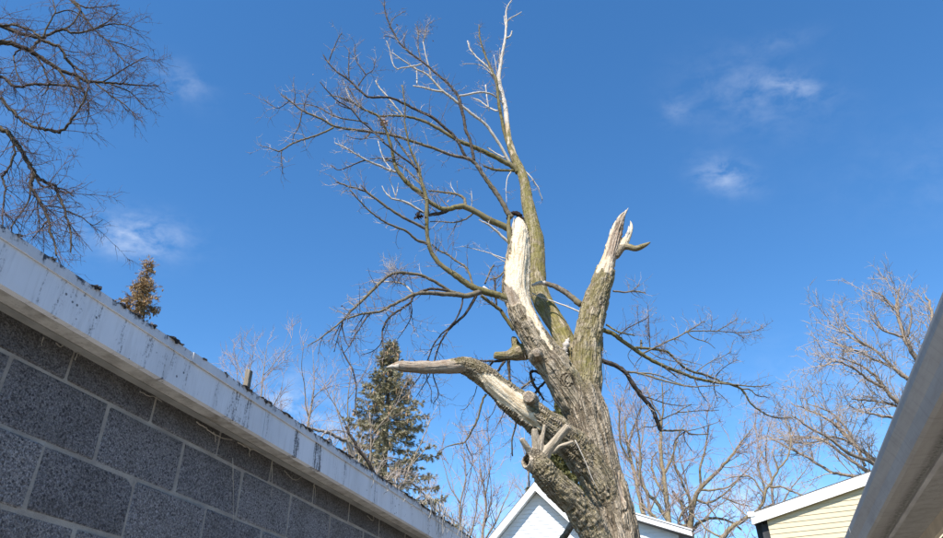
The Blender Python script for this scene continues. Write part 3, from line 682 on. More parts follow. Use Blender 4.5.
pa = [(512, 205), (525, 214), (532, 232), (533, 246), (532, 288), (533, 305), (537, 320), (545, 334), (554, 348), (550, 349), (541, 335), (534, 322), (529, 316), (524, 306), (518, 296), (514, 289), (505, 285), (502, 279), (506, 262), (509.5, 250), (511.5, 244), (511, 230)]
k = softpoly(pa, A_); wood[k] = 1
k = softpoly([(501, 285), (511, 285), (516, 296), (520, 303), (508, 306), (502, 298)], A_); wood[k] = 1; weath[k] = .75
pc = [(478, 372.5), (493, 374), (508.5, 384.5), (523, 394), (524, 402), (533, 414), (541, 426), (544, 430), (532, 427), (513, 411), (500, 404), (486, 391), (481, 380)]
k = softpoly(pc, ['broken_limb_c', 'cut_knob_b'], 1.0); wood[k] = 1
k = softpoly([(380, 350), (440, 356), (462, 364), (466, 369), (463, 375), (450, 380), (380, 380)], ['broken_limb_c'], 2.0, -2); wood[k] = 1; weath[k] = .8
k = np.isin(lid, [names.index('broken_limb_b')]) & (PX[:, 1] + (vnoise(V*np.array([30, 30, 8.]), 8)-.5)*16 < 270); wood[k] = 1; weath[k] = .85
k = k & (facing > -2) & (PX[:, 0] < np.interp(PX[:, 1], [205, 217, 234, 251, 275], [632, 617.5, 610, 606.5, 600])); weath[k] = .3
k = softpoly([(603, 256), (611, 256), (616, 262), (612, 270), (603, 272)], ['broken_limb_b'], 2.); wood[k] = 1; weath[k] = .35
k = np.isin(lid, [names.index('prong_pale')]) & (PX[:, 1] < 244); wood[k] = 1; weath[k] = .15
k = (lid == names.index('tall_stem')) & (PX[:, 1] + (vnoise(V*np.array([34, 34, 7.]), 15)-.5)*46 < 143); wood[k] = .9; weath[k] = .4
k = softpoly([(616, 466), (619, 470), (624, 490), (626, 510), (622, 500), (619, 484)], ['trunk'], .8); wood[k] = 1; weath[k] = .85
for nm in ('cut_stub_a', 'cut_stub_b', 'cut_stub_c', 'cut_stub_e', 'cut_knob_a', 'cut_knob_b'):
    i = names.index(nm); P_, r_ = LIMBS[nm]; d_ = P_[-1]-P_[-2]; d_ /= np.linalg.norm(d_)
    k = (lid == i) & (((V-P_[-1]) @ d_) > -.006) & ((NR @ d_) > .55); wood[k] = 1; weath[k] = .35 if 'stub' in nm else .8
# smooth the masks a little over the mesh
E_ = np.concatenate([Q[:, [0, 1]], Q[:, [1, 2]], Q[:, [2, 3]], Q[:, [3, 0]]])
def smooth_attr(a, it):
    for _ in range(it):
        s_ = np.zeros(n); c_ = np.zeros(n)
        np.add.at(s_, E_[:, 0], a[E_[:, 1]]); np.add.at(c_, E_[:, 0], 1); a = .5*a+.5*s_/np.maximum(c_, 1)
    return a
wsoft = smooth_attr(wood.copy(), 3); wsharp = smooth_attr(wood.copy(), 1); weath = smooth_attr(weath, 2)
# moss by limb
moss_of = {'tall_stem': 1.0, 'broken_limb_b': .62, 'broken_limb_a': .25, 'trunk': .12, 'cut_limb': .5, 'broken_limb_c': .45, 'rear_limb': .8, 'rear_spur': .8, 'prong_bark': .7}
moss = np.array([moss_of.get(nm, .1) for nm in names])[lid]; moss = smooth_attr(moss, 25)
up_ = np.clip(NR[:, 2]*.5+.5, 0, 1); moss = moss*(.55+.6*up_)
moss = np.maximum(moss, np.exp(-(((PX[:, 0]-585)/16)**2+((PX[:, 1]-362)/22)**2))*.95)
# furrowed bark relief: interlacing ridges along the limb
sz = np.clip(seg_r, .03, .33)
bc = bco+np.stack([(vnoise(V*5, 21)-.5)*.05, (vnoise(V*5, 22)-.5)*.05, np.zeros(n)], -1)
sc_ = (1/np.clip(.030+.09*(sz-.05), .026, .052))[:, None]
n1 = vnoise(bc*sc_, 1); n2 = vnoise(bc*sc_*np.array([.6, .6, 1.3])+7.7, 2)
fur = np.clip(np.abs(2*n1-1)*2.1, 0, 1)**.8*(.62+.38*np.clip(np.abs(2*n2-1)*2.4, 0, 1))      # 0 in the furrow, 1 on the plates
lb = np.zeros(n); dif = lid[E_[:, 0]] != lid[E_[:, 1]]; lb[E_[dif].ravel()] = 1; lb = np.clip(smooth_attr(lb, 7)*2.2, 0, 1)
smoothlimb = np.array([{'tall_stem': .35, 'broken_limb_a': .75, 'broken_limb_b': .7, 'cut_stub_a': .22, 'cut_stub_b': .25, 'cut_stub_c': .25, 'cut_stub_d': .25, 'cut_stub_e': .2, 'hollow_knob': .3, 'prong_pale': .2, 'prong_bark': .2, 'rear_limb': .35, 'cut_knob_a': .3, 'cut_knob_b': .3}.get(nm, 1.0) for nm in names])[lid]
smoothlimb = smooth_attr(smoothlimb, 12)
amp = .033*np.clip(sz/.22, .2, 1)*smoothlimb*(1-.75*lb)
bigs = smooth_attr(np.clip(sz/.2, .16, 1)*np.minimum(1, smoothlimb+.3), 20)
big = (fbm(V*np.array([9, 9, 4.5]), 2, 31)-.5)*.055*bigs
grain = vnoise(bco*np.array([1, 1, .55])*75, 41)*.6+vnoise(bco*np.array([1, 1, .5])*150, 42)*.4
disp = (fur-.62)*amp*(1-wsoft)+big*(1-.4*wsoft)
tipz = np.isin(lid, [names.index('broken_limb_b')])*np.clip((262-PX[:, 1])/30, 0, 1)
splinter = (grain-.6)*(.022+.05*tipz)*np.clip(sz/.1, .3, 1.2)-.020*np.clip(sz/.13, .2, 1.1)
disp = disp+wsoft*splinter*np.where(lid == names.index('broken_limb_c'), .7, 1.0)
# ragged heartwood hollow of the long split, the torn lip round it
V2 = V+NR*disp[:, None]
# hollow in the knob: push the end inwards
P_, r_ = LIMBS['hollow_knob']; ax = P_[-1]-P_[-2]; ax /= np.linalg.norm(ax); view = CAM-P_[-1]; view /= np.linalg.norm(view)
hd = .55*ax+.85*view; hd /= np.linalg.norm(hd); hc = P_[-1]+hd*.05+np.array([.01, 0, .012])
rel = V2-hc; hr = rel-hd*(rel @ hd)[:, None]; hr_ = np.linalg.norm(hr*np.array([1.35, 1, .95]), axis=1)
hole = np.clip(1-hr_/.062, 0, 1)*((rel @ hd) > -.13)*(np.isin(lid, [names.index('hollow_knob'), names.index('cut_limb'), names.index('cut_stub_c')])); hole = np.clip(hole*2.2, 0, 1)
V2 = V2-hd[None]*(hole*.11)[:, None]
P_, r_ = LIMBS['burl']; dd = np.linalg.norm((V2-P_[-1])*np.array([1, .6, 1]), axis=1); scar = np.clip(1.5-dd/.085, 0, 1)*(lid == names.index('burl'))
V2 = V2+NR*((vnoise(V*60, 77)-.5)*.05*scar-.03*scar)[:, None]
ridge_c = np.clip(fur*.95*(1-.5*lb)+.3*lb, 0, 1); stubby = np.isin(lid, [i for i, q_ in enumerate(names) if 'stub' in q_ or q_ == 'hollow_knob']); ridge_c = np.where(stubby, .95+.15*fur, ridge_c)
dark = np.clip(hole+scar*.9, 0, 1)  # near-black tint inside the knob hollow and over the burl
ridge_c = ridge_c*(1-dark)
# ---- split the continuous surface into its limbs
flid = lid[Q]; fl = np.where((flid[:, 0] == flid[:, 1]) | (flid[:, 0] == flid[:, 2]), flid[:, 0], np.where(flid[:, 1] == flid[:, 2], flid[:, 1], flid[:, 3]))
mfull = mesh_np('t', V2, Q); NF = np.zeros(n*3, np.float32); mfull.vertices.foreach_get('normal', NF); NF = NF.reshape(-1, 3); bpy.data.meshes.remove(mfull)
plain_names = {'broken_limb_a': 'broken_limb', 'broken_limb_b': 'broken_limb', 'broken_limb_c': 'broken_limb', 'tall_stem': 'stem', 'cut_stub_a': 'cut_stub', 'cut_stub_b': 'cut_stub', 'cut_stub_c': 'cut_stub', 'cut_stub_d': 'cut_stub', 'cut_stub_e': 'cut_stub', 'cut_knob_a': 'cut_knob', 'cut_knob_b': 'cut_knob', 'prong_pale': 'prong', 'prong_bark': 'prong', 'rear_limb': 'limb', 'rear_spur': 'limb_spur'}
plabel = {'broken_limb_a': 'snapped upright limb with long pale split face', 'broken_limb_b': 'snapped right limb with brown rotten tip', 'broken_limb_c': 'long bent limb with torn pale patch and bare weathered end', 'tall_stem': 'tall mossy stem carrying the last crown', 'cut_limb': 'sawn lower limb ending in a knot of stubs', 'prong_pale': 'pale splintered prong', 'hollow_knob': 'ring-shaped hollow knob'}
for li, nm in enumerate(names):
    fsel = np.where(fl == li)[0]
    if not len(fsel): continue
    used, inv = np.unique(Q[fsel], return_inverse=True); f2 = inv.reshape(-1, 4)
    me = mesh_np(plain_names.get(nm, nm), V2[used]-TREE0, f2)
    for an, arr in (('wood', wsharp), ('moss', moss*(1-dark)), ('ridge', ridge_c), ('weather', weath), ('dark_spot', dark), ('smoothbark', np.clip(smoothlimb, .15, 1))):
        at_ = me.attributes.new(an, 'FLOAT', 'POINT'); at_.data.foreach_set('value', arr[used].astype(np.float32))
    at_ = me.attributes.new('bco', 'FLOAT_VECTOR', 'POINT'); at_.data.foreach_set('vector', bco[used].astype(np.float32).ravel())
    me.polygons.foreach_set('use_smooth', np.ones(len(me.polygons), dtype=bool))
    me.normals_split_custom_set_from_vertices([tuple(x) for x in NF[used]])
    o = link(plain_names.get(nm, nm), me, M_core, tree)
    if nm in plabel: o['label'] = plabel[nm]
print('core verts', n)

# ---- branches traced from the photograph: (material, [(x, y, half-width px) ...] root first, optional drift in metres of depth)
REG = []      # dense (px, py, Y) of everything traced so far
def register(arr): REG.append(arr)
for nm in names:
    D = catmull(np.array(core_px[nm]), 5); register(D[:, [0, 1, 3]])
rb_ = np.random.default_rng(21)
def find_y(x, y):
    A = np.concatenate(REG); d = np.hypot(A[:, 0]-x, A[:, 1]-y); i = d.argmin(); return A[i, 2], d[i]
BR3D = []     # (P, r, mat)
def branch(mat, pts, drift=None, Y0=None):
    pts = np.array(pts, float); D = catmull(pts, 5)
    y0, dd = find_y(*pts[0, :2])
    if Y0 is not None: y0 = Y0
    L = np.concatenate([[0], np.cumsum(np.hypot(*np.diff(D[:, :2], axis=0).T))])
    if drift is None: drift = rb_.uniform(-.35, .45)*L[-1]/100
    tt = L/max(L[-1], 1e-6); Yv = y0+drift*tt+np.sin(tt*3.1)*rb_.normal()*.03
    register(np.stack([D[:, 0], D[:, 1], Yv], -1))
    P = np.array([at_y(x, y, Y) for x, y, Y in zip(D[:, 0], D[:, 1], Yv)])
    r = np.array([max(rr*.80, .24)*depth_of(q)/F for rr, q in zip(D[:, 2], P)])
    # small knuckles so that the branch is not a smooth hose
    P[1:-1] += rb_.normal(size=(len(P)-2, 3))*np.minimum(r[1:-1], .012)[:, None]*.18
    r = r*(1+rb_.normal(size=len(r))*.05)
    BR3D.append((P, r, mat)); return P, r
def S(ox, oy, pts, rs, sc=5.85):
    """points given in an enlarged tile of the photograph; rs = list of (index, half-width)"""
    n_ = len(pts); ri = np.interp(np.arange(n_), [a for a, _ in rs], [b for _, b in rs])
    return [(ox+x/sc, oy+y/sc, r) for (x, y), r in zip(pts, ri)]
def PXL(pts, r0, r1):
    n_ = len(pts); return [(x, y, r0+(r1-r0)*i/max(n_-1, 1)) for i, (x, y) in enumerate(pts)]
B = branch
# upper stem continues as pale barkless leader
B('p', [(507, 126, 3.1), (506, 112, 3.1), (503, 98, 3.2), (500, 88, 3.4), (498.5, 78, 3.0), (500.5, 66, 2.1), (502, 54, 1.9), (504.5, 43, 1.8), (506, 30, 1.5), (506.5, 22, 1.4), (506, 12, 1.0), (508.5, 5, .8), (512.5, -1, .5)], .25)
B('p', PXL([(506.5, 22), (511, 18), (516, 15.5), (521.5, 12)], 1.0, .5)); B('p', PXL([(507, 38), (510.5, 36), (512, 31)], 1.2, .8)); B('p', PXL([(506, 28), (504.5, 20), (504, 16)], .9, .5))
B('o', [(509, 147, 2.2), (505, 135, 2.1), (501.7, 119, 2.1), (499, 105, 2.0), (497.4, 88, 1.8), (496, 79, 1.7), (493, 73.5, 1.6), (489, 64, 1.3), (485.5, 56, 1.2), (481.5, 44, 1.05), (479.5, 36, .9), (479, 25, .6)], -.2)
B('p', PXL([(493, 75), (488.5, 68), (478.6, 59), (473, 53), (470, 49), (467.5, 41)], 1.25, .8)); B('p', PXL([(496, 84), (492, 76), (487, 70), (482, 66), (475, 64), (462, 64)], .8, .35))
B('p', PXL([(497, 74), (495.6, 64), (494, 55)], .8, .4)); B('p', PXL([(499, 70), (499.5, 58), (500, 48)], .8, .4))
# olive bough left from the stem
B('o', [(518, 173, 3.4), (512, 166, 3.3), (502.6, 161, 3.1), (489, 154, 3.0), (473.5, 147, 2.7), (458, 140.5, 2.4), (444, 132, 2.2), (431, 124.5, 1.9), (417, 119, 1.7), (405, 116.5, 1.5), (392, 115.7, 1.2), (379.5, 116, .9), (368, 112, .7)], -.5)
B('p', PXL([(403, 116), (398, 110), (391.6, 102), (386, 95), (379.7, 88), (375.4, 81)], 1.2, .8)); B('p', PXL([(398, 114), (392, 110), (387, 106)], 1.0, .6))
B('p', [(510, 163, 2.2), (507, 158, 2.0), (501, 146.7, 1.9), (492, 133, 1.9), (485.5, 124.4, 1.8), (473.5, 115, 1.8), (463, 107, 1.7), (453, 99, 1.7), (442.7, 91, 1.5), (434, 81.7, 1.3), (425.6, 73.5, 1.15), (415.4, 69, 1.05), (407, 63, .9), (400, 58.5, .8), (392.5, 53, .7)], -.75)
B('p', PXL([(443, 91.5), (436, 91), (427, 88.5), (420, 87), (413, 86)], 1.4, .9)); B('p', PXL([(432, 80), (429, 68), (425.6, 54.7), (423, 42)], 1.0, .6)); B('g', PXL([(423, 44), (425, 34), (427, 26), (432, 22)], .7, .3)); B('p', PXL([(417, 84), (417, 77), (416.6, 71)], .9, .7))
B('g', PXL([(421, 61), (419, 52), (418, 43), (418.5, 32), (415, 24)], .8, .35))
B('p', PXL([(505, 158), (499, 155), (492, 151), (487, 147)], 1.0, .7)); B('o', PXL([(514, 171), (509, 170.5), (496, 170), (489, 168), (483.6, 165.8)], 1.9, 1.2))
B('p', PXL([(522, 169), (527, 173), (532, 179), (538, 187), (540, 193), (542.6, 200)], 1.0, .5)); B('p', PXL([(511, 172), (507.5, 178), (506, 190), (506.7, 204)], .8, .4))
B('p', [(505, 106, 1.0), (499, 99.5, 1.0), (491, 94, 1.1), (482, 92.5, 1.2), (475, 93, 1.3), (466, 95, 1.3), (459, 96, 1.2)], -.5)
B('p', PXL([(498, 111), (495, 110.5), (487, 106.5), (480, 101), (473.5, 98.5)], 1.2, .8)); B('p', PXL([(489, 111), (487, 98), (485.5, 85)], .6, .8))
# the two living boughs at the top of the split limb
B('g', [(512, 218, 3.7), (508.4, 214, 3.5), (503, 204, 3.2), (494.7, 190.8, 3.0), (486, 179, 2.8), (479, 168.5, 2.6), (473.5, 162, 2.3), (466, 158, 2.1), (451, 155, 1.9), (434, 148.4, 1.8), (417, 143, 1.75), (396.7, 136.4, 1.7), (379.7, 133, 1.6), (362.6, 131, 1.55), (345.5, 128.7, 1.5), (333.5, 126, 1.45), (321.5, 119, 1.35), (304.4, 111.6, 1.2), (296, 105.6, 1.0), (288, 99.7, .85), (281, 94.5, .6)], -.9)
B('d', [(474, 161, 2.1), (472.5, 152, 1.9), (470, 140, 1.9), (466, 131, 1.9), (464, 119, 1.9), (460.7, 105.6, 2.2), (458, 96, 1.9), (451, 87, 1.6), (446, 82, 1.45), (434, 71.8, 1.35), (422, 61.5, 1.25), (410, 53, 1.15), (400, 43.6, 1.05), (395, 35, .95), (390, 25.6, .85), (385.6, 13.7, .75), (384.5, 5, .6), (384, -3, .4)], -.4)
B('d', [(466, 158, 1.9), (460, 146, 1.8), (454.7, 136.4, 1.8), (442.7, 126, 1.8), (432.5, 117.6, 1.8), (417, 110, 1.75), (405, 104, 1.65), (391.6, 98, 1.5), (379, 97.3, 1.45), (367.7, 96.8, 1.4), (359, 90, 1.35), (349, 80, 1.2), (337, 72, .95), (328.4, 63, .8), (323, 54.7, .5)], -.6)
B('d', PXL([(328.6, 62), (332, 53), (335, 46), (338, 39), (342, 33)], .8, .45)); B('d', PXL([(349, 79), (348.5, 68), (349, 58), (349, 49.5)], .9, .55)); B('d', PXL([(358, 86), (366, 75), (373, 70), (375.4, 59)], .8, .4)); B('d', PXL([(366, 75), (357.5, 63), (355, 52), (355, 44.5)], .75, .4))
B('p', PXL([(422, 64), (415, 66), (408, 67), (400, 68.5), (396.7, 69), (392.5, 63), (390, 51), (386.5, 41)], 1.1, .5))
B('d', PXL([(405, 47.5), (404, 40), (404.5, 33)], .7, .4)); B('g', PXL([(390, 25), (393, 19), (400, 14), (406, 11)], .6, .3)); B('d', PXL([(397, 40), (391, 37.5), (384, 36)], .6, .4))
B('g', [(333.5, 127.5, 1.3), (326, 131.5, 1.25), (318, 134.7, 1.2), (308, 138.3, 1.15), (299, 140.7, 1.1), (289, 145.8, 1.0), (281, 150.5, .9), (277, 151, .8), (268, 147.5, .45), (260, 146, .3)], -.3)
B('d', PXL([(281, 151.5), (281.5, 158), (282, 165.5), (282.7, 173)], .65, .4)); B('d', PXL([(302, 112), (300.5, 120), (298.5, 128), (294, 135), (292.5, 142)], .8, .45)); B('d', PXL([(289, 101), (283, 106), (277, 108), (271, 105), (265, 100.5)], .65, .35)); B('d', PXL([(294, 104), (295, 96), (294, 88), (292, 85)], .55, .3)); B('d', PXL([(304, 111), (305, 103), (307, 96), (310, 92.5)], .6, .3))
B('g', [(368, 124, .9), (359, 121, .9), (342, 118.5, .85), (328, 113, .75), (316.4, 106.5, .65), (304, 104, .5), (296, 104.5, .4)])
# second bough
B('o', [(512, 232, 4.2), (506, 227.5, 4.1), (489.6, 220, 4.0), (477.6, 213, 3.8), (465.6, 207, 3.6), (459, 206.6, 3.4), (450, 208.7, 3.1), (442, 209, 2.8), (430, 202, 2.8), (419.7, 192.5, 3.0), (409.4, 184.8, 2.9), (401, 175.4, 2.6), (395, 165, 2.3), (391.6, 148, 2.0), (388, 136, 1.8), (384, 126, 1.6), (378, 116, 1.4), (362.6, 109, 1.2), (352, 102, 1.1), (338.6, 97, .8), (329, 95.5, .5)], -.8)
B('d', [(448, 210, 2.6), (441, 213, 2.4), (434, 214.3, 2.2), (427, 215, 2.0)], .15)
B('g', PXL([(465.6, 206), (464.5, 199), (460, 195.5), (455.4, 194), (445, 192.5), (436, 191.3), (428, 190.8)], 2.0, .8)); B('p', PXL([(471, 209), (472, 200), (471.3, 191)], .7, .35)); B('p', PXL([(456, 194), (452, 188), (450.5, 183)], .6, .3))
B('g', PXL([(473, 213.5), (466, 219), (457, 222), (450.4, 222.4), (440, 221.5), (430, 221.5)], 1.1, .6)); B('g', PXL([(457, 222), (454, 229), (450, 235.5)], .6, .35))
B('p', [(512, 250, 1.9), (511, 245.5, 1.9), (503, 237, 1.7), (491, 226.5, 1.3), (484, 222.5, 1.0), (479, 220, .6)], -.2)
# limb leaving the split limb at mid height: the left crown
B('o', [(512, 300, 4.8), (504, 297, 4.6), (494, 294, 4.5), (482.7, 291, 4.5), (475, 288, 4.2), (467, 283.6, 4.0), (453.7, 274, 3.6), (445, 268, 3.1), (436.8, 260.5, 2.8), (430, 248.5, 2.6), (427.3, 236, 2.5), (426.5, 216, 2.5), (426.5, 199, 2.5), (421, 180.5, 2.3), (418.8, 168.5, 1.8), (414.5, 158, 1.5), (410.4, 150, 1.3), (407, 134.7, 1.15), (404.4, 121, 1.0), (405, 105.6, .9), (402, 85, .7)], -.7)
B('d', [(418.5, 170, 1.5), (410, 163, 1.3), (396.7, 153, 1.2), (383, 141.5, 1.15), (373, 131, 1.1), (361, 121, 1.0), (350.6, 109, .95), (337, 100.5, .85), (326.7, 90, .7), (320, 82, .5)], -.6)
B('g', PXL([(420, 178), (414, 165), (402, 148), (395, 138), (389, 130)], 1.4, .8))
B('g', [(426.5, 229, 1.9), (409.4, 220.7, 1.75), (395.7, 213, 1.65), (382, 203.6, 1.5), (368, 193, 1.4), (360, 189.5, 1.2), (351, 187, 1.1), (343, 184.5, 1.0), (336, 182, .9)], -.5); B('d', PXL([(368, 193), (364, 189), (361.5, 185.5)], 1.0, .8))
B('g', [(428, 243.8, 1.8), (416, 239.5, 1.6), (406, 231, 1.45), (390.6, 225, 1.3), (378.6, 218, 1.15), (368, 209.6, 1.0), (358, 199, .9), (349.6, 190, .7)], -.7)
B('p', [(424, 213, 1.5), (411, 205, 1.4), (402.6, 201, 1.3), (392, 198.5, 1.1), (385.5, 192.5, .8), (382, 186, .5)], -.2); B('p', PXL([(395.7, 197), (392.5, 187), (389, 177)], .8, .4)); B('p', PXL([(396, 196), (397.5, 189), (398.5, 183)], .6, .3))
B('g', [(422, 186, 1.3), (415, 178, 1.2), (409, 172, 1.1), (399, 165, 1.0), (389, 160.5, .9), (380, 158, .6)])
B('p', [(396, 172.5, 1.6), (388, 169.5, 1.5), (380, 166, 1.4), (366, 160, 1.25), (355.7, 154, 1.1), (345.5, 148, .9), (335, 143, .6)], -.3); B('d', PXL([(366, 160), (357.5, 163), (348, 167), (338.6, 170), (331, 165.5)], 1.0, .5))
B('g', PXL([(399, 159), (385, 158.5), (370, 159)], .8, .5)); B('d', PXL([(372, 131), (366, 138), (358, 139), (346, 136)], .7, .4)); B('g', PXL([(384, 140), (376, 137), (366, 139)], .7, .35)); B('p', PXL([(378, 141), (381, 152), (386, 163), (392, 170)], .6, .9))
B('d', PXL([(350, 109), (341, 106), (336, 102)], .7, .4)); B('p', PXL([(352, 102), (348, 94), (345, 86), (343, 80)], .9, .5)); B('g', PXL([(362, 109), (356, 100), (351, 92), (347, 86)], 1.0, .6))
B('g', [(473, 286, 1.5), (469, 272.5, 1.4), (464, 265.6, 1.3), (455.4, 260.5, 1.25), (448.5, 255, 1.2), (440, 251, 1.1), (432, 244.5, .9)], .1)
B('o', [(514, 330, 2.6), (506, 318.6, 2.4), (500, 310, 2.3), (491, 303, 2.2), (481, 295.6, 2.0)], -.2)
B('p', PXL([(508, 302), (504, 300), (494.7, 294.7), (483.6, 287)], 2.1, 1.7)); B('d', PXL([(496.4, 305), (495.5, 292), (494.7, 277)], 1.4, 1.2)); B('g', PXL([(485, 284), (488, 276), (491, 269), (494, 265)], 1.2, .9)); B('g', PXL([(508, 268), (503, 273), (497, 278), (490, 279)], 1.3, .7))
B('p', PXL([(510, 260), (500, 257), (491, 253.7), (478, 250), (462, 246)], .8, .35)); B('p', PXL([(509, 264), (498, 258), (490, 253)], .7, .4))
# drooping left boughs
B('g', [(480, 292, 3.6), (467, 296, 3.4), (460, 294.7, 3.1), (451, 292, 2.3), (445, 288, 2.0), (431.6, 280, 1.85), (419.7, 275, 1.8), (406, 273, 1.9), (395.7, 273, 1.9), (387, 276.8, 1.9), (377, 286, 1.9), (365, 298, 1.8), (353, 309, 1.65), (344.4, 318.6, 1.4), (336, 326, 1.15), (329, 331.5, 1.0), (320, 338.5, .8), (307.7, 345.6, .5)], -.9)
B('g', [(462, 295.5, 3.0), (452, 294.5, 2.9), (440, 293.8, 2.8), (426.5, 293, 2.5), (413, 294.7, 2.2), (402.6, 300, 1.9), (390.6, 306, 1.75), (378.6, 311.8, 1.55), (361.5, 314, 1.3), (348, 318.6, 1.0)], -.7)
B('d', [(455, 292.5, 1.7), (440, 289.5, 1.7), (430, 289, 1.7), (420, 292, 1.7), (413, 297, 1.5), (411, 302, 1.5), (402.6, 308, 1.4), (392, 315, 1.35), (385.5, 323, 1.3), (382, 334, 1.1), (383.8, 349, .8), (383.8, 360, .5)], -.5); B('d', PXL([(382, 340), (380, 345), (372, 351.6), (360.7, 355)], .8, .4))
B('p', [(414, 295, 1.4), (410, 290, 1.3), (404, 284.5, 1.15), (396.6, 282.5, 1.0), (386, 281.5, .8), (378, 283, .6), (370, 281, .4)])
B('d', PXL([(343, 319), (341, 327), (338.5, 335), (334, 352)], .95, .45)); B('d', PXL([(342.5, 320), (342.7, 330), (346, 342), (349.6, 347)], .95, .5)); B('d', PXL([(371, 313), (365, 320), (356.4, 333.7), (349.6, 345.6), (344.5, 352.5)], .9, .45)); B('d', [(341, 345, .7), (343, 352, .9), (346, 357.6, 1.0), (353, 371, 1.0), (356.4, 388, .95), (355.5, 400, .85), (354.7, 414, .6)]); B('d', PXL([(340, 325), (335, 335), (331, 344)], .7, .35)); B('d', PXL([(322, 338), (320, 345), (318, 354)], .5, .3))
B('d', PXL([(411, 303), (412, 312), (409, 322), (404, 330), (397.5, 339)], .8, .4)); B('d', PXL([(410, 306), (412, 318), (414.5, 332)], .6, .3)); B('d', PXL([(365, 314), (357, 326), (351, 336)], .7, .35))
B('d', [(476, 296, 1.9), (474, 300, 1.8), (465.6, 313.5, 1.7), (455, 323.7, 1.5), (447, 332, 1.35), (440, 344, 1.1), (435, 359, .9), (433, 374, .8), (438.5, 393.5, .7), (433, 403.8, .4)], .3); B('d', [(463, 297, 1.2), (461, 308, 1.2), (454, 322, 1.1), (442, 334, 1.0), (433, 346, .9), (428, 359, .8), (420, 376, .7), (406, 393.5, .4)], .35); B('d', PXL([(429, 360), (427, 378), (431, 390), (431, 402)], .8, .4)); B('d', PXL([(431, 372), (424, 385), (416, 397)], .7, .35)); B('d', PXL([(440, 343), (431, 349), (424, 356)], .6, .3))
# between the limbs
B('g', PXL([(581, 305), (574, 299), (566.5, 293), (559, 288.5), (551, 285), (543.4, 282.7)], 4.0, 3.0), .12); B('p', PXL([(545, 283), (538, 283.3), (532, 285.5)], 3.0, 1.6)); B('p', PXL([(583, 313), (573, 309), (563, 305), (549, 300), (540, 297), (532, 293)], 1.1, .7), .15)
B('d', PXL([(549, 312), (544, 300), (536, 294)], .6, .6))
B('d', PXL([(506, 359), (499, 361), (491, 360.8), (484, 361), (476, 360)], 2.0, .9)); B('d', PXL([(505, 361), (501, 366), (498, 371)], 1.8, 1.4)); B('d', PXL([(508.4, 360), (509, 370), (510, 382)], 2.2, 1.6)); B('d', PXL([(493, 361), (489, 367), (486, 373)], 1.4, .9))
B('d', [(548, 378, 2.2), (538, 372, 2.0), (531, 372, 1.9), (531.5, 379, 1.9), (534, 385, 1.8), (539, 392, 1.6), (544, 400, 1.2)], .1, 8.2); B('d', PXL([(545, 382), (539, 388), (535, 393)], 1.7, 1.2), .1, 8.2); B('g', PXL([(535, 379), (527, 384), (520, 390)], 1.5, 1.2), .1, 8.2)
B('g', [(590, 500, 5, ), (582, 508, 4.6), (573, 523, 4.4), (563.5, 538, 4.3), (556, 551, 4.2), (548, 568, 3.8)], .5, 8.15)
B('g', [(486, 394, 1.5), (482, 402, 1.4), (478, 418, 1.3), (472, 430, 1.2), (465, 441.5, 1.1), (456, 444, .9), (447, 446.5, .6), (441, 450, .4)], .2); B('d', PXL([(465, 441), (468.5, 450), (472.5, 458), (471, 470), (469, 478)], .9, .4))
B('d', PXL([(477, 386), (474, 396), (466, 408), (460, 410)], .6, .3)); B('d', PXL([(497, 402), (492, 414), (484, 421)], .7, .3)); B('d', PXL([(505, 407), (502, 417), (498, 424)], .8, .4)); B('g', PXL([(517, 419), (515, 428), (512, 440), (512.5, 456)], 1.3, 1.0))
B('g', PXL([(613, 291), (625, 292.3), (633.5, 291), (645.5, 293)], 1.2, .7)); B('g', PXL([(633.5, 291), (636, 287.5), (639.5, 284)], .5, .3))
# right boughs
B('o', [(598, 330, 3.2), (604, 330.4, 3.0), (613, 333.8, 2.8), (620, 339, 2.7), (632, 347.5, 2.6), (643.8, 355.5, 2.4), (659, 363.8, 2.2), (678, 371.5, 2.05), (693.5, 377.5, 1.95), (712, 381.5, 1.85), (729.4, 384, 1.7), (739, 387.5, 1.5), (745, 394, 1.3), (751, 403.5, 1.1), (764.5, 413.5, .95), (778, 418, .8), (796, 417, .6)], .9)
B('g', PXL([(729, 384), (742, 385.5), (756, 386.5), (770, 385)], 1.0, .5)); B('g', PXL([(741, 389), (748, 389), (752, 391), (757, 395.5), (767, 397)], 1.0, .5))
B('o', [(632, 348, 1.7), (639.5, 348, 1.65), (652, 349, 1.6), (665, 351, 1.55), (669.6, 353.5, 1.5), (676.4, 360.4, 1.5), (688, 370, 1.5), (705.5, 375, 1.35), (717, 379.5, 1.2), (722.6, 382.6, 1.0)], .7)
B('g', [(641, 354.5, 1.3), (645.5, 352, 1.2), (662.6, 344, 1.1), (680, 335.5, 1.0), (693, 328, .85), (704.5, 321, .5)], .5); B('g', PXL([(684, 333), (690, 331.2), (697, 331), (708, 331), (719, 331.2), (726, 332), (746.5, 332.6), (756, 330.5), (763.6, 328)], .9, .3)); B('g', PXL([(717, 331), (724, 327), (732, 322.5), (738, 318)], .7, .35)); B('d', PXL([(734, 332.5), (740, 335), (744, 339)], .4, .25))
B('g', PXL([(687, 332), (693, 337.5), (705.5, 341.6), (710, 344), (715, 348.5)], .7, .35)); B('d', PXL([(710, 331), (712, 325), (711, 316)], .6, .3)); B('d', PXL([(705, 341), (708, 338)], .5, .3))
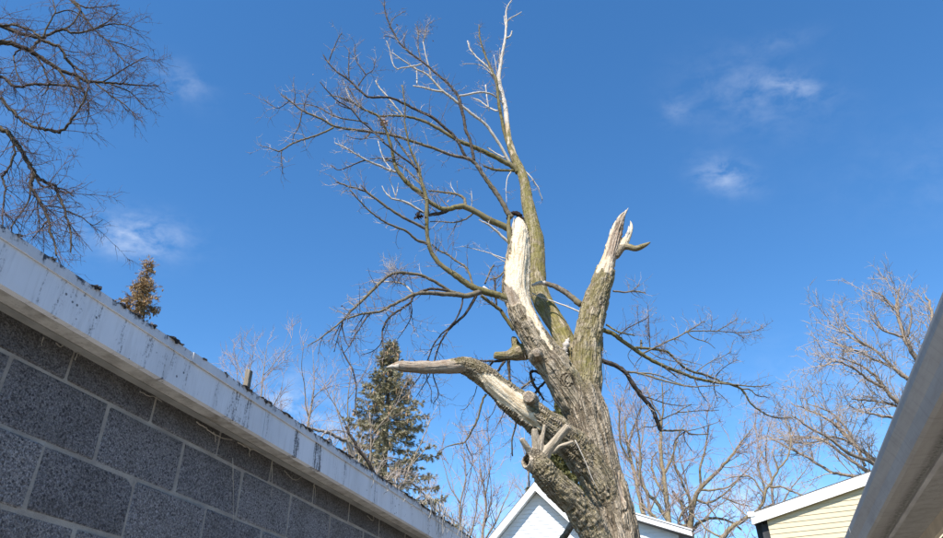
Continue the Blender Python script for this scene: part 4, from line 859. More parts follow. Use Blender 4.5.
B('d', PXL([(618, 336), (626, 329), (633.5, 325), (645.5, 319), (649, 315)], .9, .5)); B('d', PXL([(650, 349), (649.5, 335), (648.5, 320), (648, 305.6)], .7, .35)); B('o', PXL([(606, 324.5), (613, 329), (620, 332.5), (628, 334), (635, 335.5)], 1.2, .8)); B('g', PXL([(641, 349), (641, 344), (641, 340)], 1.5, 1.2)); B('d', PXL([(639, 326), (638, 318), (637, 306)], .4, .25))
B('g', PXL([(697, 371), (704, 366), (712, 361), (722, 357), (731, 352)], .7, .35)); B('d', PXL([(715, 377), (720, 371), (726, 366), (737, 359.6)], .7, .35)); B('d', PXL([(694, 378), (697, 385), (700, 392), (707, 401.5)], .8, .4)); B('d', PXL([(714, 382), (714.5, 390), (718, 401.5)], .8, .45)); B('d', PXL([(716, 391), (722, 396), (728, 402)], .5, .3)); B('d', PXL([(661, 365), (670, 371.5), (678, 378)], 1.2, .8)); B('g', PXL([(650, 352), (660, 358), (672, 361), (690, 365)], .7, .35)); B('g', PXL([(664, 352), (672, 357), (690, 362), (702, 365)], .6, .3))
B('d', PXL([(632, 348), (628, 356), (633, 364), (638, 370)], .5, .3)); B('d', PXL([(642, 356), (637, 362), (634, 368)], .6, .3))
B('d', [(598, 358, 3.0), (604, 361.5, 2.9), (614.7, 365, 2.85), (625, 372, 2.9), (633.5, 384.8, 2.8), (642, 396.8, 2.75), (650.6, 407, 2.65), (655.7, 417, 2.6), (659, 426.7, 2.5), (661, 431.5, 1.6)], .5)
B('g', PXL([(661, 430.5), (668, 430.5), (676, 430.5), (683, 430), (687, 431.5), (690, 434), (699, 434.5), (708.7, 434)], 1.4, .7)); B('g', PXL([(625, 372), (631, 372), (638.6, 373), (652, 377), (669, 382), (690, 386.5), (705, 386), (719, 385.6)], 1.5, .6)); B('g', PXL([(638, 373), (650, 373.5), (662, 376.5), (676, 382.5), (690, 387)], 1.0, .5))
B('g', PXL([(642, 396.5), (648, 397.5), (655.7, 400), (664, 403), (673, 404.8), (682, 405.5), (691.6, 404.5)], .9, .45)); B('g', PXL([(658, 421), (667, 417), (676, 413), (684, 408), (691.6, 404.5)], 1.0, .45)); B('g', PXL([(677, 412.5), (690, 411.5), (704, 410.5), (719, 410)], .8, .4)); B('g', PXL([(687, 431), (696, 429), (705, 426.7), (719, 421.5)], .7, .35)); B('d', PXL([(686, 431), (680, 435), (674.5, 442), (673.7, 451)], .8, .4)); B('d', PXL([(684, 432), (685, 440), (691.6, 450.6)], .7, .35)); B('g', PXL([(660, 424), (652, 427), (644, 427), (636, 432)], .7, .35)); B('d', PXL([(636, 388), (640, 390), (642, 393)], .7, .5)); B('g', PXL([(656, 400), (664, 393), (670, 389)], .6, .3))
B('g', PXL([(603, 337), (603, 350), (603.2, 362)], .5, .4))

# ---- meshes: every traced branch is a part; twigs are uncountable
for (P, r, mt) in BR3D:
    V_, f_ = batch_tubes(P[None]-TREE0, r[None], 9 if r[0] > .02 else 6, True)
    link('branch', mesh_np('branch', V_, f_), MB_[mt], tree, True)
rt_ = np.random.default_rng(77)
def twigs_on(branches, rng, per_m, lmin, lmax, sub=2.2, subl=.45, **kw):
    Ps, Rs = [], []
    for P, r in branches:
        p, q = resample(P, r, 14); Ps.append(p); Rs.append(q)
    Ps = np.array(Ps); Rs = np.array(Rs); L = np.linalg.norm(np.diff(Ps, axis=1), axis=2).sum()
    C, Rc = grow(Ps, Rs, int(L*per_m), rng, lmin, lmax, **kw)
    out = [(C, Rc)]
    if sub:
        kw2 = dict(kw); kw2['t0'] = .15; kw2['k'] = 4; kw2['rmin'] = kw.get('rmin', .0012)*.85
        C2, R2 = grow(C, Rc, int(len(C)*sub), rng, lmin*subl, lmax*subl, **kw2); out.append((C2, R2))
    return out
thin = [(P, r) for (P, r, m_) in BR3D if r.min() < .022 and m_ != 'p']
palel = [(P, r) for (P, r, m_) in BR3D if m_ == 'p' and r.min() < .012]
twp = twigs_on(thin, rt_, 8.5, .07, .46, 1.6, .5, ang=(25, 75), up=.16, t0=.25, r0=.42, rmin=.0030, rmax=.0052, wander=.22)
V_, f_ = merge([batch_tubes(C-TREE0, r_, 3) for C, r_ in twp]); tag(link('twigs', mesh_np('twigs', V_, f_), M_twig_pale, tree), kind='stuff')
tw = twigs_on(thin, rt_, 13.0, .07, .50, 1.8, .5, ang=(25, 75), up=.12, t0=.2, r0=.42, rmin=.0030, rmax=.0052, wander=.22)
V_, f_ = merge([batch_tubes(C-TREE0, r_, 3) for C, r_ in tw]); tag(link('twigs', mesh_np('twigs', V_, f_), M_twig, tree), kind='stuff')
tw = twigs_on(palel, rt_, 13.0, .05, .34, 1.3, .5, ang=(25, 75), up=.15, t0=.2, r0=.42, rmin=.0030, rmax=.0052, wander=.22)
V_, f_ = merge([batch_tubes(C-TREE0, r_, 3) for C, r_ in tw]); tag(link('twigs', mesh_np('twigs', V_, f_), M_twig_pale, tree), kind='stuff')
# tuft of fine upright shoots above the arch of the left bough and pale bunches in the crown
for (x, y, nn, ln, mt) in ((400, 274, 34, .5, M_twig_pale), (402, 285, 30, .42, M_twig), (343, 77, 12, .3, M_twig_pale), (426, 38, 26, .28, M_twig_pale), (425, 33, 22, .32, M_twig), (345, 148, 14, .25, M_twig_pale), (352, 104, 22, .3, M_twig), (362, 112, 20, .3, M_twig), (484, 90, 10, .22, M_twig_pale), (652, 340, 24, .3, M_twig), (668, 356, 24, .3, M_twig)):
    y0, _ = find_y(x, y); c = at_y(x, y, y0); base = np.array([[c+rt_.normal(size=3)*.04, c+rt_.normal(size=3)*.04+np.array([-.1, 0, .06])] for _ in range(nn)])
    C, Rc = grow(base, np.full((nn, 2), .004), nn, rt_, ln*.4, ln, ang=(10, 120), up=.45, t0=0, rmin=.0028, rmax=.004, wander=.2)
    C2, R2 = grow(C, Rc, nn*2, rt_, ln*.2, ln*.5, up=.2, rmin=.0024, rmax=.0034, wander=.2)
    V_, f_ = merge([batch_tubes(C-TREE0, Rc, 3), batch_tubes(C2-TREE0, R2, 3)]); tag(link('twig_tuft', mesh_np('twig_tuft', V_, f_), mt, tree), kind='stuff')
# rotten dark cap arching over the top of the split limb, and the bark strip at its left
M_rot = plain('rotten_wood', (.018, .010, .008), .5, 30, .95, .8, 80)
P = np.array([at_y(x, y, 7.79) for x, y in ((507.5, 219.5), (510, 215), (514, 213.4), (518, 214.2), (521, 217), (523, 221.5), (524.5, 227))]); D = catmull(np.hstack([P, np.array([.012, .022, .03, .034, .030, .024, .008])[:, None]]), 4)
D[:, :3] += np.random.default_rng(2).normal(size=(len(D), 3))*.006
V_, f_ = batch_tubes(D[None, :, :3]-TREE0, D[None, :, 3], 9, True); link('rotten_cap', mesh_np('rotten_cap', V_, f_), M_rot, tree, True)
P = np.array([at_y(x, y, 7.74) for x, y in ((509.3, 215.5), (508.6, 224), (509.2, 234), (510.6, 244), (513, 254), (516, 262))]); D = catmull(np.hstack([P, np.array([.014, .027, .033, .033, .024, .006])[:, None]]), 5)
V_, f_ = batch_tubes(D[None, :, :3]-TREE0, D[None, :, 3], 10, True); link('bark_strip', mesh_np('bark_strip', V_, f_), MB_['o'], tree, True)
# broken flake of pale wood in the fork
P = np.array([at_y(x, y, Y) for x, y, Y in ((566, 356, 8.0), (565, 350, 7.98), (566.5, 344, 7.98), (569, 338, 8.0))]); D = catmull(np.hstack([P, np.array([.02, .036, .034, .006])[:, None]]), 6)
V_, f_ = batch_tubes(D[None, :, :3]-TREE0, D[None, :, 3]*(1+.3*np.random.default_rng(4).normal(size=len(D)))[None], 8, True); link('wood_flake', mesh_np('wood_flake', V_, f_), MB_['p'], tree)
# stick leaning on the trunk
P = np.array([at_y(x, y, Y) for x, y, Y in ((575, 440, 7.60), (580, 450, 7.60), (586, 463, 7.62), (592, 478, 7.64), (598, 490, 7.68))]); D = catmull(np.hstack([P, np.array([.007, .006, .006, .006, .004])[:, None]]), 4)
V_, f_ = batch_tubes(D[None, :, :3]-TREE0, D[None, :, 3], 6, True); link('loose_stick', mesh_np('loose_stick', V_, f_), MB_['p'], tree, True)
# upright shards at the torn ends
for (mt, pts) in (('p', ((612.5, 244, 2.2), (610.5, 236, 1.9), (610.8, 229, .5))), ('g', ((616, 238, 2.4), (616.5, 228, 2.0), (617.3, 219.5, .4))), ('p', ((621, 224, 1.8), (624.5, 215, 1.5), (628.2, 208, .4))), ('g', ((608, 258, 2.2), (605.8, 252, 1.4), (605.5, 246, .4))), ('p', ((624, 244, 2.4), (628.2, 233, 1.8), (628.6, 226, .4))),
                  ('p', ((514, 236, 2.4), (513.2, 226, 1.7), (514, 218, .4))), ('p', ((523, 240, 2.8), (523.5, 229, 2.0), (522.5, 220, .5))), ('g', ((505, 296, 2.6), (503, 288, 2.0), (503.5, 281, .5))), ('p', ((399, 366.5, 3.2), (392, 366.6, 2.4), (386.5, 367.2, .5))), ('p', ((537, 318, 2.), (541, 326, 1.8), (545, 333, .4)))):
    y0, _ = find_y(pts[1][0], pts[1][1]); P = np.array([at_y(x, y, y0-.03) for x, y, r_ in pts]); D = catmull(np.hstack([P, np.array([[r_*.0112] for x, y, r_ in pts])]), 5); D[:-1, 3] *= 1+.2*rt_.normal(size=len(D)-1)
    V_, f_ = batch_tubes(D[None, :, :3]-TREE0, D[None, :, 3], 5, True); link('splinter', mesh_np('splinter', V_, f_), MB_[mt], tree)
# clumps of dead leaves and twigs caught in the crown, a few last leaves
M_leaf = plain('dead_leaf', (.38, .25, .17), .35, 30, .8); M_leafd = plain('dead_leaf_dark', (.05, .035, .028), .5, 30, .9)
def leaf_quads(cs, size, rng):
    Vv, Ff = [], []
    for c in cs:
        a = rng.normal(size=3); a /= np.linalg.norm(a); b_ = np.cross(a, rng.normal(size=3)); b_ /= np.linalg.norm(b_); s_ = size*(.6+.8*rng.random()); m_ = np.cross(a, b_); i = len(Vv)
        Vv += [c-a*s_, c-a*s_*.2+b_*s_*.5, c+a*s_, c-a*s_*.1-b_*s_*.5, c+m_*s_*.22]
        Ff += [(i, i+1, i+4), (i+1, i+2, i+4), (i+2, i+3, i+4), (i+3, i, i+4)]
    return mesh_np('leaves', np.array(Vv), np.array(Ff))
for (x, y, rr, nn) in ((419, 215.5, .042, 60), (383, 123, .06, 50)):
    y0, _ = find_y(x, y); c = at_y(x, y, y0-.02)
    link('leaf_clump', leaf_quads(c-TREE0+rt_.normal(size=(nn, 3))*rr*.6, .022, rt_), M_leafd if nn == 60 else M_leaf, tree)
for (x, y) in ((390, 9), (380, 34), (384, 38), (397, 25), (426, 21), (433, 41), (656, 313), (345, 107), (342, 306), (313, 74.5), (448, 201)):
    y0, _ = find_y(x, y); c = at_y(x, y, y0); link('leaf', leaf_quads([c-TREE0], .022, rt_), M_leaf, tree)

# ================================================================== BARE TREES AROUND
def bark_set(name, a, c): return mat_branch(name, a, c)
M_bt_dark = mat_branch('bare_tree_dark', (.020, .016, .014), (.06, .047, .040), (.095, .075, .045))
M_bt_tan = mat_branch('bare_tree_tan', (.15, .115, .085), (.36, .29, .22))
M_bt_olive = mat_branch('bare_tree_olive', (.13, .10, .06), (.30, .24, .15))
M_tw_purple = mat_branch('twig_purple', (.085, .060, .062), (.20, .155, .155))
M_tw_rose = mat_branch('twig_rose', (.27, .20, .18), (.46, .365, .33))
M_tw_tan = mat_branch('twig_tan', (.27, .21, .165), (.52, .43, .35))

def traced_tree(name, label, Y, limbs, trunk, mats, seed, tw, group=None, cat='tree', drift=.5):
    """limbs: list of (pts px with half-widths, dY at root, dY at tip); trunk: list of (x,y,z,r) world"""
    rng = np.random.default_rng(seed); m_trunk, m_limb, m_twig = mats
    T = np.array(trunk, float); root = empty(name, (T[0, 0], T[0, 1], 0)); tag(root, label, cat, group); O = np.array([T[0, 0], T[0, 1], 0.])
    D = catmull(T, 6); V_, f_ = batch_tubes(D[None, :, :3]-O, D[None, :, 3], 14, True); link('trunk', mesh_np('trunk', V_, f_), m_trunk, root, True)
    BR = []; reg = []
    for li, spec in enumerate(limbs):
        pts = np.array(spec, float); C = catmull(pts, 5); L = np.concatenate([[0], np.cumsum(np.hypot(*np.diff(C[:, :2], axis=0).T))])
        y0 = Y
        if reg:
            A = np.concatenate(reg); d = np.hypot(A[:, 0]-pts[0, 0], A[:, 1]-pts[0, 1]); i = d.argmin()
            if d[i] < 14: y0 = A[i, 2]
        Yv = y0+rng.uniform(-drift, drift)*(L/100)*(Y/8)
        reg.append(np.stack([C[:, 0], C[:, 1], Yv], -1))
        P = np.array([at_y(a, b_, c) for a, b_, c in zip(C[:, 0], C[:, 1], Yv)]); r = np.array([max(q, .25)*depth_of(p)/F for q, p in zip(C[:, 2], P)])
        P[1:-1] += rng.normal(size=(len(P)-2, 3))*np.minimum(r[1:-1], .03)[:, None]*.4
        BR.append((P, r)); V_, f_ = batch_tubes(P[None]-O, r[None], 8, True); link('branch', mesh_np('branch', V_, f_), m_limb, root, True)
    Ps = np.array([resample(P, r, 16)[0] for P, r in BR]); Rs = np.array([resample(P, r, 16)[1] for P, r in BR])
    k = Y/8
    lv = (Ps, Rs); geo = []
    for (per_m, lmin, lmax, rmin, rmax, up, droop) in tw:
        L = np.linalg.norm(np.diff(lv[0], axis=1), axis=2).sum()
        lv = grow(lv[0], lv[1], int(L*per_m), rng, lmin, lmax, ang=(25, 70), up=up, droop=droop, t0=.12, rmin=rmin, rmax=rmax, r0=.55, wander=.17, k=6); geo.append(batch_tubes(lv[0]-O, lv[1], 3))
    V_, f_ = merge(geo); tag(link('twigs', mesh_np('twigs', V_, f_), m_twig, root), kind='stuff'); print(name, 'twig faces', sum(len(x) for x in f_))
    return root

# --- dark tree reaching in from the left edge
LT = [
 S(0, 0, [(-420, 210), (-250, 250), (-100, 245), (0, 250), (80, 260), (180, 300), (260, 350), (340, 405), (430, 440), (520, 480), (600, 482), (700, 490), (830, 500), (930, 502)], [(0, 5), (3, 2.7), (6, 2.1), (9, 1.5), (11, 1.0), (13, .4)]),
 S(0, 0, [(-250, 120), (-100, 120), (0, 150), (100, 190), (200, 215), (280, 250), (350, 275), (380, 335), (430, 380), (490, 430), (515, 490)], [(0, 2.6), (2, 2.0), (5, 1.6), (10, .7)]),
 S(0, 0, [(180, 295), (215, 250), (270, 215), (370, 175), (430, 195), (540, 175), (620, 130), (690, 75)], [(0, 1.7), (4, 1.1), (7, .5)]),
 S(0, 0, [(370, 178), (405, 155), (470, 60), (415, 0)], [(0, .9), (3, .7)]), S(0, 0, [(415, 0), (470, 60), (500, 110), (550, 170), (620, 230), (720, 260), (820, 300)], [(0, 1.0), (6, .4)]), S(0, 0, [(430, 5), (500, 45), (600, 40), (700, 30)], [(0, .9), (3, .4)]),
 S(0, 0, [(-120, 160), (0, 150), (90, 148), (180, 180), (250, 222)], [(0, 1.5), (4, 1.0)]), S(0, 0, [(250, 220), (270, 170), (320, 80), (310, 0)], [(0, 1.0), (3, .5)]),
 S(0, 0, [(340, 405), (380, 460), (420, 530), (440, 620)], [(0, 1.2), (3, .7)]), S(0, 0, [(380, 335), (440, 420), (480, 520)], [(0, .9), (2, .5)]), S(0, 0, [(220, 330), (260, 410), (285, 500), (250, 560)], [(0, 1.0), (3, .4)]), S(0, 0, [(120, 290), (80, 330), (100, 430), (130, 500)], [(0, .9), (3, .4)]),
 S(0, 0, [(-300, 330), (-120, 400), (0, 445), (50, 480), (90, 510), (200, 495), (300, 500), (400, 500), (470, 520)], [(0, 2.2), (2, 1.5), (7, 1.0), (8, .7)]),
 S(0, 80, [(-300, -160), (-150, -60), (0, 100), (60, 170), (130, 240), (220, 280), (290, 295), (340, 305), (390, 270), (430, 215), (470, 160), (500, 100), (515, 40)], [(0, 2.4), (2, 1.6), (7, 1.4), (12, .7)]),
 S(0, 80, [(-420, 60), (-200, 160), (0, 280), (60, 325), (110, 390), (150, 460), (195, 535), (195, 550)], [(0, 4), (2, 2.4), (7, 2.0)]),
 S(0, 160, [(195, 80), (180, 150), (215, 210), (260, 300), (290, 370), (290, 420), (320, 480), (330, 560)], [(0, 1.9), (7, .8)]), S(0, 160, [(195, 80), (260, 130), (320, 155), (345, 215), (375, 290), (400, 370), (415, 440), (412, 540)], [(0, 1.8), (7, .8)]),
 S(0, 160, [(200, 95), (240, 150), (310, 160), (390, 180), (430, 215)], [(0, 1.0), (4, .5)]), S(0, 160, [(180, 150), (165, 240), (100, 340), (60, 400)], [(0, 1.0), (3, .5)]), S(0, 160, [(215, 210), (225, 330), (230, 430)], [(0, .8), (2, .4)]), S(0, 160, [(290, 350), (240, 400), (190, 460)], [(0, .8), (2, .4)]), S(0, 160, [(375, 285), (330, 275), (260, 270)], [(0, .7), (2, .4)]), S(0, 160, [(390, 300), (470, 330), (540, 380), (600, 350)], [(0, .7), (3, .3)]),
 S(0, 0, [(550, 170), (650, 140), (740, 150), (810, 180)], [(0, .8), (3, .4)]), S(0, 0, [(600, 480), (700, 420), (800, 360), (860, 330)], [(0, .8), (3, .35)]), S(0, 0, [(560, 490), (650, 560), (740, 620), (800, 700)], [(0, .9), (3, .4)]), S(0, 0, [(440, 445), (500, 560), (520, 650), (500, 740)], [(0, .9), (3, .4)]), S(0, 0, [(640, 490), (760, 540), (860, 640)], [(0, .8), (2, .35)]), S(0, 0, [(620, 230), (700, 330), (760, 380)], [(0, .7), (2, .35)]), S(0, 0, [(320, 80), (420, 60), (520, 120), (560, 60)], [(0, .7), (3, .35)]),
 S(0, 80, [(65, 330), (85, 430), (40, 535), (10, 570)], [(0, 1.1), (3, .9)]), S(0, 160, [(10, 100), (30, 170), (20, 280), (15, 380), (40, 460)], [(0, 1.0), (4, .5)]), S(0, 160, [(20, 300), (70, 350), (120, 420)], [(0, .7), (2, .4)]),
]
PT = at_y(-72, 36, 12.0); 
traced_tree('bare_tree', 'dark bare tree reaching in from the left above the garage eave', 12.0, LT,
   [(PT[0]-1.2, 12.3, -.2, .42), (PT[0]-1.1, 12.3, 3, .36), (PT[0]-.9, 12.2, 7, .31), (PT[0]-.7, 12.1, 10, .27), (PT[0]-.25, 12.0, PT[2]-.7, .2), (PT[0]+.05, 12, PT[2]+.02, .09)],
   (M_bt_dark, M_bt_dark, M_tw_purple), 4, [(7.0, .25, 1.7, .0066, .012, .0, .04), (8.0, .15, .75, .0050, .0062, -.06, .03), (4.0, .10, .40, .0042, .0050, -.06, .0)])

# --- right-hand tree behind the yellow house
q = lambda pts, rs: S(740, 370, pts, rs, 4.483)
q2 = lambda pts, rs: S(740, 270, pts, rs, 4.483)
RT = [
 q([(820, 760), (760, 600), (680, 480), (600, 400), (520, 340), (450, 270), (400, 225), (330, 190), (230, 150)], [(0, 6), (2, 3.4), (3, 2.2), (6, 1.2), (8, .5)]),
 q([(690, 500), (590, 415), (480, 370), (420, 320), (300, 250), (230, 200)], [(0, 3), (1, 2), (4, 1.0), (5, .5)]), q([(700, 520), (570, 450), (490, 400), (400, 330), (310, 300), (200, 320)], [(0, 3), (1, 1.8), (4, .9), (5, .5)]),
 q([(740, 580), (600, 490), (500, 475), (420, 460), (360, 430), (300, 390), (200, 340), (120, 290)], [(0, 3), (2, 1.6), (5, 1.2), (7, .5)]), q([(560, 430), (500, 300), (420, 200), (300, 150)], [(0, 1.5), (3, .5)]), q([(520, 340), (420, 300), (300, 330), (180, 310)], [(0, 1.3), (3, .5)]),
 q([(800, 700), (820, 420), (830, 250), (780, 200), (690, 130), (640, 70), (600, 20), (540, -20), (440, -60)], [(0, 6), (1, 5), (3, 3.0), (4, 2.2), (6, 1.4), (8, .6)]), q([(780, 210), (700, 160), (600, 140), (500, 130)], [(0, 1.8), (3, .6)]), q([(760, 215), (660, 210), (560, 190), (490, 160)], [(0, 1.7), (3, .5)]),
 q2([(860, 720), (850, 500), (780, 380), (740, 310), (715, 230), (700, 170), (708, 120), (715, 80)], [(0, 4.5), (1, 3), (3, 1.9), (5, 1.4), (7, .6)]), q2([(840, 520), (740, 480), (680, 430), (620, 370), (540, 320), (500, 280), (460, 220)], [(0, 2.6), (2, 1.6), (4, 1.1), (6, .5)]), q2([(700, 440), (600, 400), (540, 370), (460, 340), (380, 310)], [(0, 1.5), (4, .5)]), q2([(690, 180), (640, 120), (590, 90)], [(0, 1.1), (2, .5)]), q2([(650, 530), (590, 500), (520, 450), (440, 410), (370, 430)], [(0, 1.6), (4, .5)]), q2([(800, 400), (860, 250), (850, 150), (830, 120)], [(0, 2), (3, .7)]), q2([(730, 300), (640, 270), (580, 210)], [(0, 1.2), (2, .5)]), q2([(750, 300), (770, 220), (760, 150)], [(0, 1.1), (2, .5)]), q2([(560, 340), (480, 290), (400, 240)], [(0, 1.), (2, .5)]),
]
P0_ = at_y(740+820/4.483, 370+760/4.483, 24.0)
traced_tree('bare_tree', 'broad sunlit bare tree rising behind the yellow house', 24.0, RT,
   [(P0_[0]+.4, 24, -.2, .5), (P0_[0]+.3, 24, 1.2, .42), (P0_[0], 24, P0_[2], .30), (P0_[0]-.1, 24, P0_[2]+.6, .22)], (M_bt_tan, M_bt_tan, M_tw_tan), 9,
   [(4.2, .5, 2.6, .012, .022, .22, 0), (5.0, .3, 1.3, .010, .013, .12, 0), (4.0, .15, .7, .009, .011, .1, 0)])

# --- multi-stemmed trees between the two far houses
g_ = lambda pts, rs: S(600, 440, pts, rs, 5.24)
MT = [
 g_([(440, 700), (470, 470), (490, 330), (530, 250), (620, 160), (690, 80), (750, 0), (800, -60)], [(0, 4), (1, 3.2), (3, 2.0), (5, 1.2), (7, .5)]), g_([(510, 285), (528, 230), (525, 150), (550, 50), (560, 0), (570, -80)], [(0, 1.5), (3, 1), (5, .5)]), g_([(485, 340), (470, 310), (430, 220), (390, 130), (390, 50), (410, 0)], [(0, 1.5), (3, 1), (5, .5)]), g_([(470, 470), (440, 400), (430, 340), (380, 270)], [(0, 2.2), (3, 1.4)]), g_([(475, 450), (410, 440), (430, 380), (480, 330)], [(0, 1.5), (3, .8)]),
 g_([(475, 480), (530, 425), (610, 410), (690, 430), (740, 470)], [(0, 1.6), (4, .9)]), g_([(495, 310), (560, 330), (640, 290), (740, 200)], [(0, 1.4), (3, .6)]), g_([(520, 265), (600, 260), (680, 240), (780, 150)], [(0, 1.2), (3, .5)]), g_([(560, 330), (600, 390), (640, 440)], [(0, .8), (2, .4)]), g_([(640, 300), (720, 330), (800, 350)], [(0, .9), (2, .4)]),
]
Pm = at_y(600+440/5.24, 440+700/5.24, 30.0)
traced_tree('bare_tree', 'brown bare tree forking low just right of the white house', 30.0, MT, [(Pm[0]-.1, 30, -.2, .34), (Pm[0]-.05, 30, .6, .26), (Pm[0], 30, Pm[2], .18), (Pm[0]+.05, 30, Pm[2]+.4, .15)], (M_bt_olive, M_bt_olive, M_tw_rose), 12, [(2.8, .5, 2.8, .013, .024, .12, 0), (3.6, .3, 1.4, .010, .015, .1, 0), (2.6, .2, .7, .010, .012, .1, 0)])
MT2 = [
 g_([(380, 700), (360, 440), (350, 320), (335, 200), (320, 100), (320, 0), (318, -90)], [(0, 4), (1, 3), (3, 2.2), (5, 1.6), (6, 1.2)]), g_([(318, -60), (312, -130), (270, -200), (240, -280)], [(0, 1.2), (3, .5)]), g_([(320, -60), (330, -180), (322, -300)], [(0, 1.1), (2, .5)]), g_([(360, 430), (300, 330), (250, 280), (200, 180), (190, 90)], [(0, 2), (2, 1.6), (4, .7)]), g_([(345, 300), (290, 200), (270, 110), (300, 60)], [(0, 1.3), (3, .6)]), g_([(330, 180), (380, 90), (400, 0), (440, -80)], [(0, 1.2), (3, .5)]),
]
Pm = at_y(600+380/5.24, 440+700/5.24, 27.0)
traced_tree('bare_tree', 'olive-barked bare tree standing upright over the white wing roof', 27.0, MT2, [(Pm[0], 27, -.2, .33), (Pm[0], 27, .6, .25), (Pm[0], 27, Pm[2], .17), (Pm[0], 27, Pm[2]+.4, .15)], (M_bt_olive, M_bt_olive, M_tw_rose), 13, [(3.0, .5, 2.8, .012, .022, .2, 0), (3.8, .3, 1.4, .009, .014, .12, 0), (2.6, .2, .7, .009, .011, .1, 0)])
MT3 = [
 g_([(300, 700), (260, 480), (230, 400), (200, 260), (170, 130), (140, 0), (130, -120)], [(0, 4), (1, 3), (3, 2), (5, 1.4), (6, .8)]), g_([(250, 450), (290, 410), (250, 370), (215, 330)], [(0, 1.8), (3, 1)]), g_([(200, 260), (215, 100), (200, -30), (180, -140)], [(0, 1.2), (3, .5)]), g_([(170, 130), (110, 20), (100, -120), (110, -220)], [(0, 1.2), (3, .5)]), g_([(150, 30), (180, -80), (220, -180)], [(0, 1), (2, .5)]),
]
Pm = at_y(600+300/5.24, 440+700/5.24, 25.0)
traced_tree('bare_tree', 'slender bare tree half hidden behind the right of the broken trunk', 25.0, MT3, [(Pm[0], 25, -.2, .3), (Pm[0], 25, .6, .22), (Pm[0], 25, Pm[2], .15), (Pm[0], 25, Pm[2]+.4, .13)], (M_bt_olive, M_bt_olive, M_tw_rose), 14, [(3.0, .5, 2.6, .011, .02, .25, 0), (5.2, .3, 1.3, .009, .013, .15, 0), (2.6, .2, .7, .0085, .010, .1, 0)])
MT4 = [
 g_([(640, 700), (620, 560), (660, 490), (700, 450), (780, 400), (900, 340)], [(0, 4), (2, 2.4), (4, 1.8), (5, 1.0)]), g_([(740, 425), (840, 350), (870, 260), (930, 160), (900, 60)], [(0, 1.8), (2, 1.4), (4, .5)]), g_([(930, 160), (985, 80), (1000, -20), (970, -120)], [(0, 1.0), (3, .4)]), g_([(860, 290), (800, 200), (720, 190), (640, 210)], [(0, .9), (3, .4)]), g_([(880, 240), (960, 250), (1060, 290), (1130, 310)], [(0, 1.1), (3, .6)]), g_([(870, 260), (830, 150), (850, 60)], [(0, .9), (2, .4)]), g_([(640, 510), (560, 470), (520, 420), (470, 380)], [(0, 1.1), (3, .5)]),
]
Pm = at_y(600+640/5.24, 440+700/5.24, 23.0)
traced_tree('bare_tree', 'thin bare tree leaning right behind the white corner of the yellow house', 23.0, MT4, [(Pm[0], 23, -.2, .28), (Pm[0], 23, .6, .22), (Pm[0], 23, Pm[2], .15), (Pm[0], 23, Pm[2]+.4, .13)], (M_bt_olive, M_bt_olive, M_tw_rose), 15, [(2.8, .5, 2.6, .011, .02, .12, 0), (5.0, .3, 1.3, .009, .013, .1, 0), (2.6, .2, .65, .0085, .010, .1, 0)])

def auto_tree(label, px, py_top, Y, seed, mats, spread=.42, r0=.2, tw=((2.2, .5, 1.8, .010, .016, .2, 0), (2.8, .3, .9, .008, .011, .12, 0), (1.5, .15, .5, .007, .009, .1, 0)), group=None, name='bare_tree', first=.22, nmain=9, lean=0.0):
    """generic bare tree whose top reaches photo pixel (px, py_top)"""
    rng = np.random.default_rng(seed); top = at_y(px, py_top, Y); H = top[2]; base = np.array([top[0]-lean*H, Y, 0.])
    k = 10; P = np.zeros((k, 3)); tt = np.linspace(0, 1, k); P[:] = base+np.outer(tt, top-base); P[1:, :2] += np.cumsum(rng.normal(size=(k-1, 2))*H*.014, 0); P[0, 2] = -.15
    r = r0*(1-tt*.985)**1.1+.006; r[0] *= 1.3
    root = empty(name, base); tag(root, label, 'tree', group); O = base
    D = catmull(np.hstack([P, r[:, None]]), 4); V_, f_ = batch_tubes(D[None, :, :3]-O, D[None, :, 3], 10, True); link('trunk', mesh_np('trunk', V_, f_), mats[0], root, True)
    ts = np.linspace(first, .88, nmain)+rng.normal(size=nmain)*.02; Bs, Rs = [], []
    for i, t in enumerate(ts):
        x = t*(k-1); j = min(int(x), k-2); p0 = P[j]*(1-x+j)+P[j+1]*(x-j); rr = np.interp(t, tt, r); az = i*2.4+rng.normal()*.4; L = H*spread*(1-t*.62)*(.8+.4*rng.random())
        d = np.array([math.cos(az), math.sin(az), .75+.8*t]); d /= np.linalg.norm(d); C = [p0]
        for s_ in range(11):
            d = d+rng.normal(size=3)*.10+np.array([0, 0, .05]); d /= np.linalg.norm(d); C.append(C[-1]+d*L/11)
        C = np.array(C); rb2 = rr*.62*(1-np.linspace(0, 1, 12)*.86)+.004; Bs.append(C); Rs.append(rb2)
        V_, f_ = batch_tubes(C[None]-O, rb2[None], 7, True); link('branch', mesh_np('branch', V_, f_), mats[1], root, True)
    Bs.append(resample(P[3:], r[3:], 12)[0]); Rs.append(resample(P[3:], r[3:], 12)[1]); lv = (np.array(Bs), np.array(Rs)); geo = []
    for (per_m, lmin, lmax, rmin, rmax, up, droop) in tw:
        L = np.linalg.norm(np.diff(lv[0], axis=1), axis=2).sum()
        lv = grow(lv[0], lv[1], int(L*per_m), rng, lmin, lmax, ang=(22, 62), up=up, droop=droop, t0=.1, rmin=rmin, rmax=rmax, r0=.6, wander=.14, k=5); geo.append(batch_tubes(lv[0]-O, lv[1], 3))
    V_, f_ = merge(geo); tag(link('twigs', mesh_np('twigs', V_, f_), mats[2], root), kind='stuff'); return root
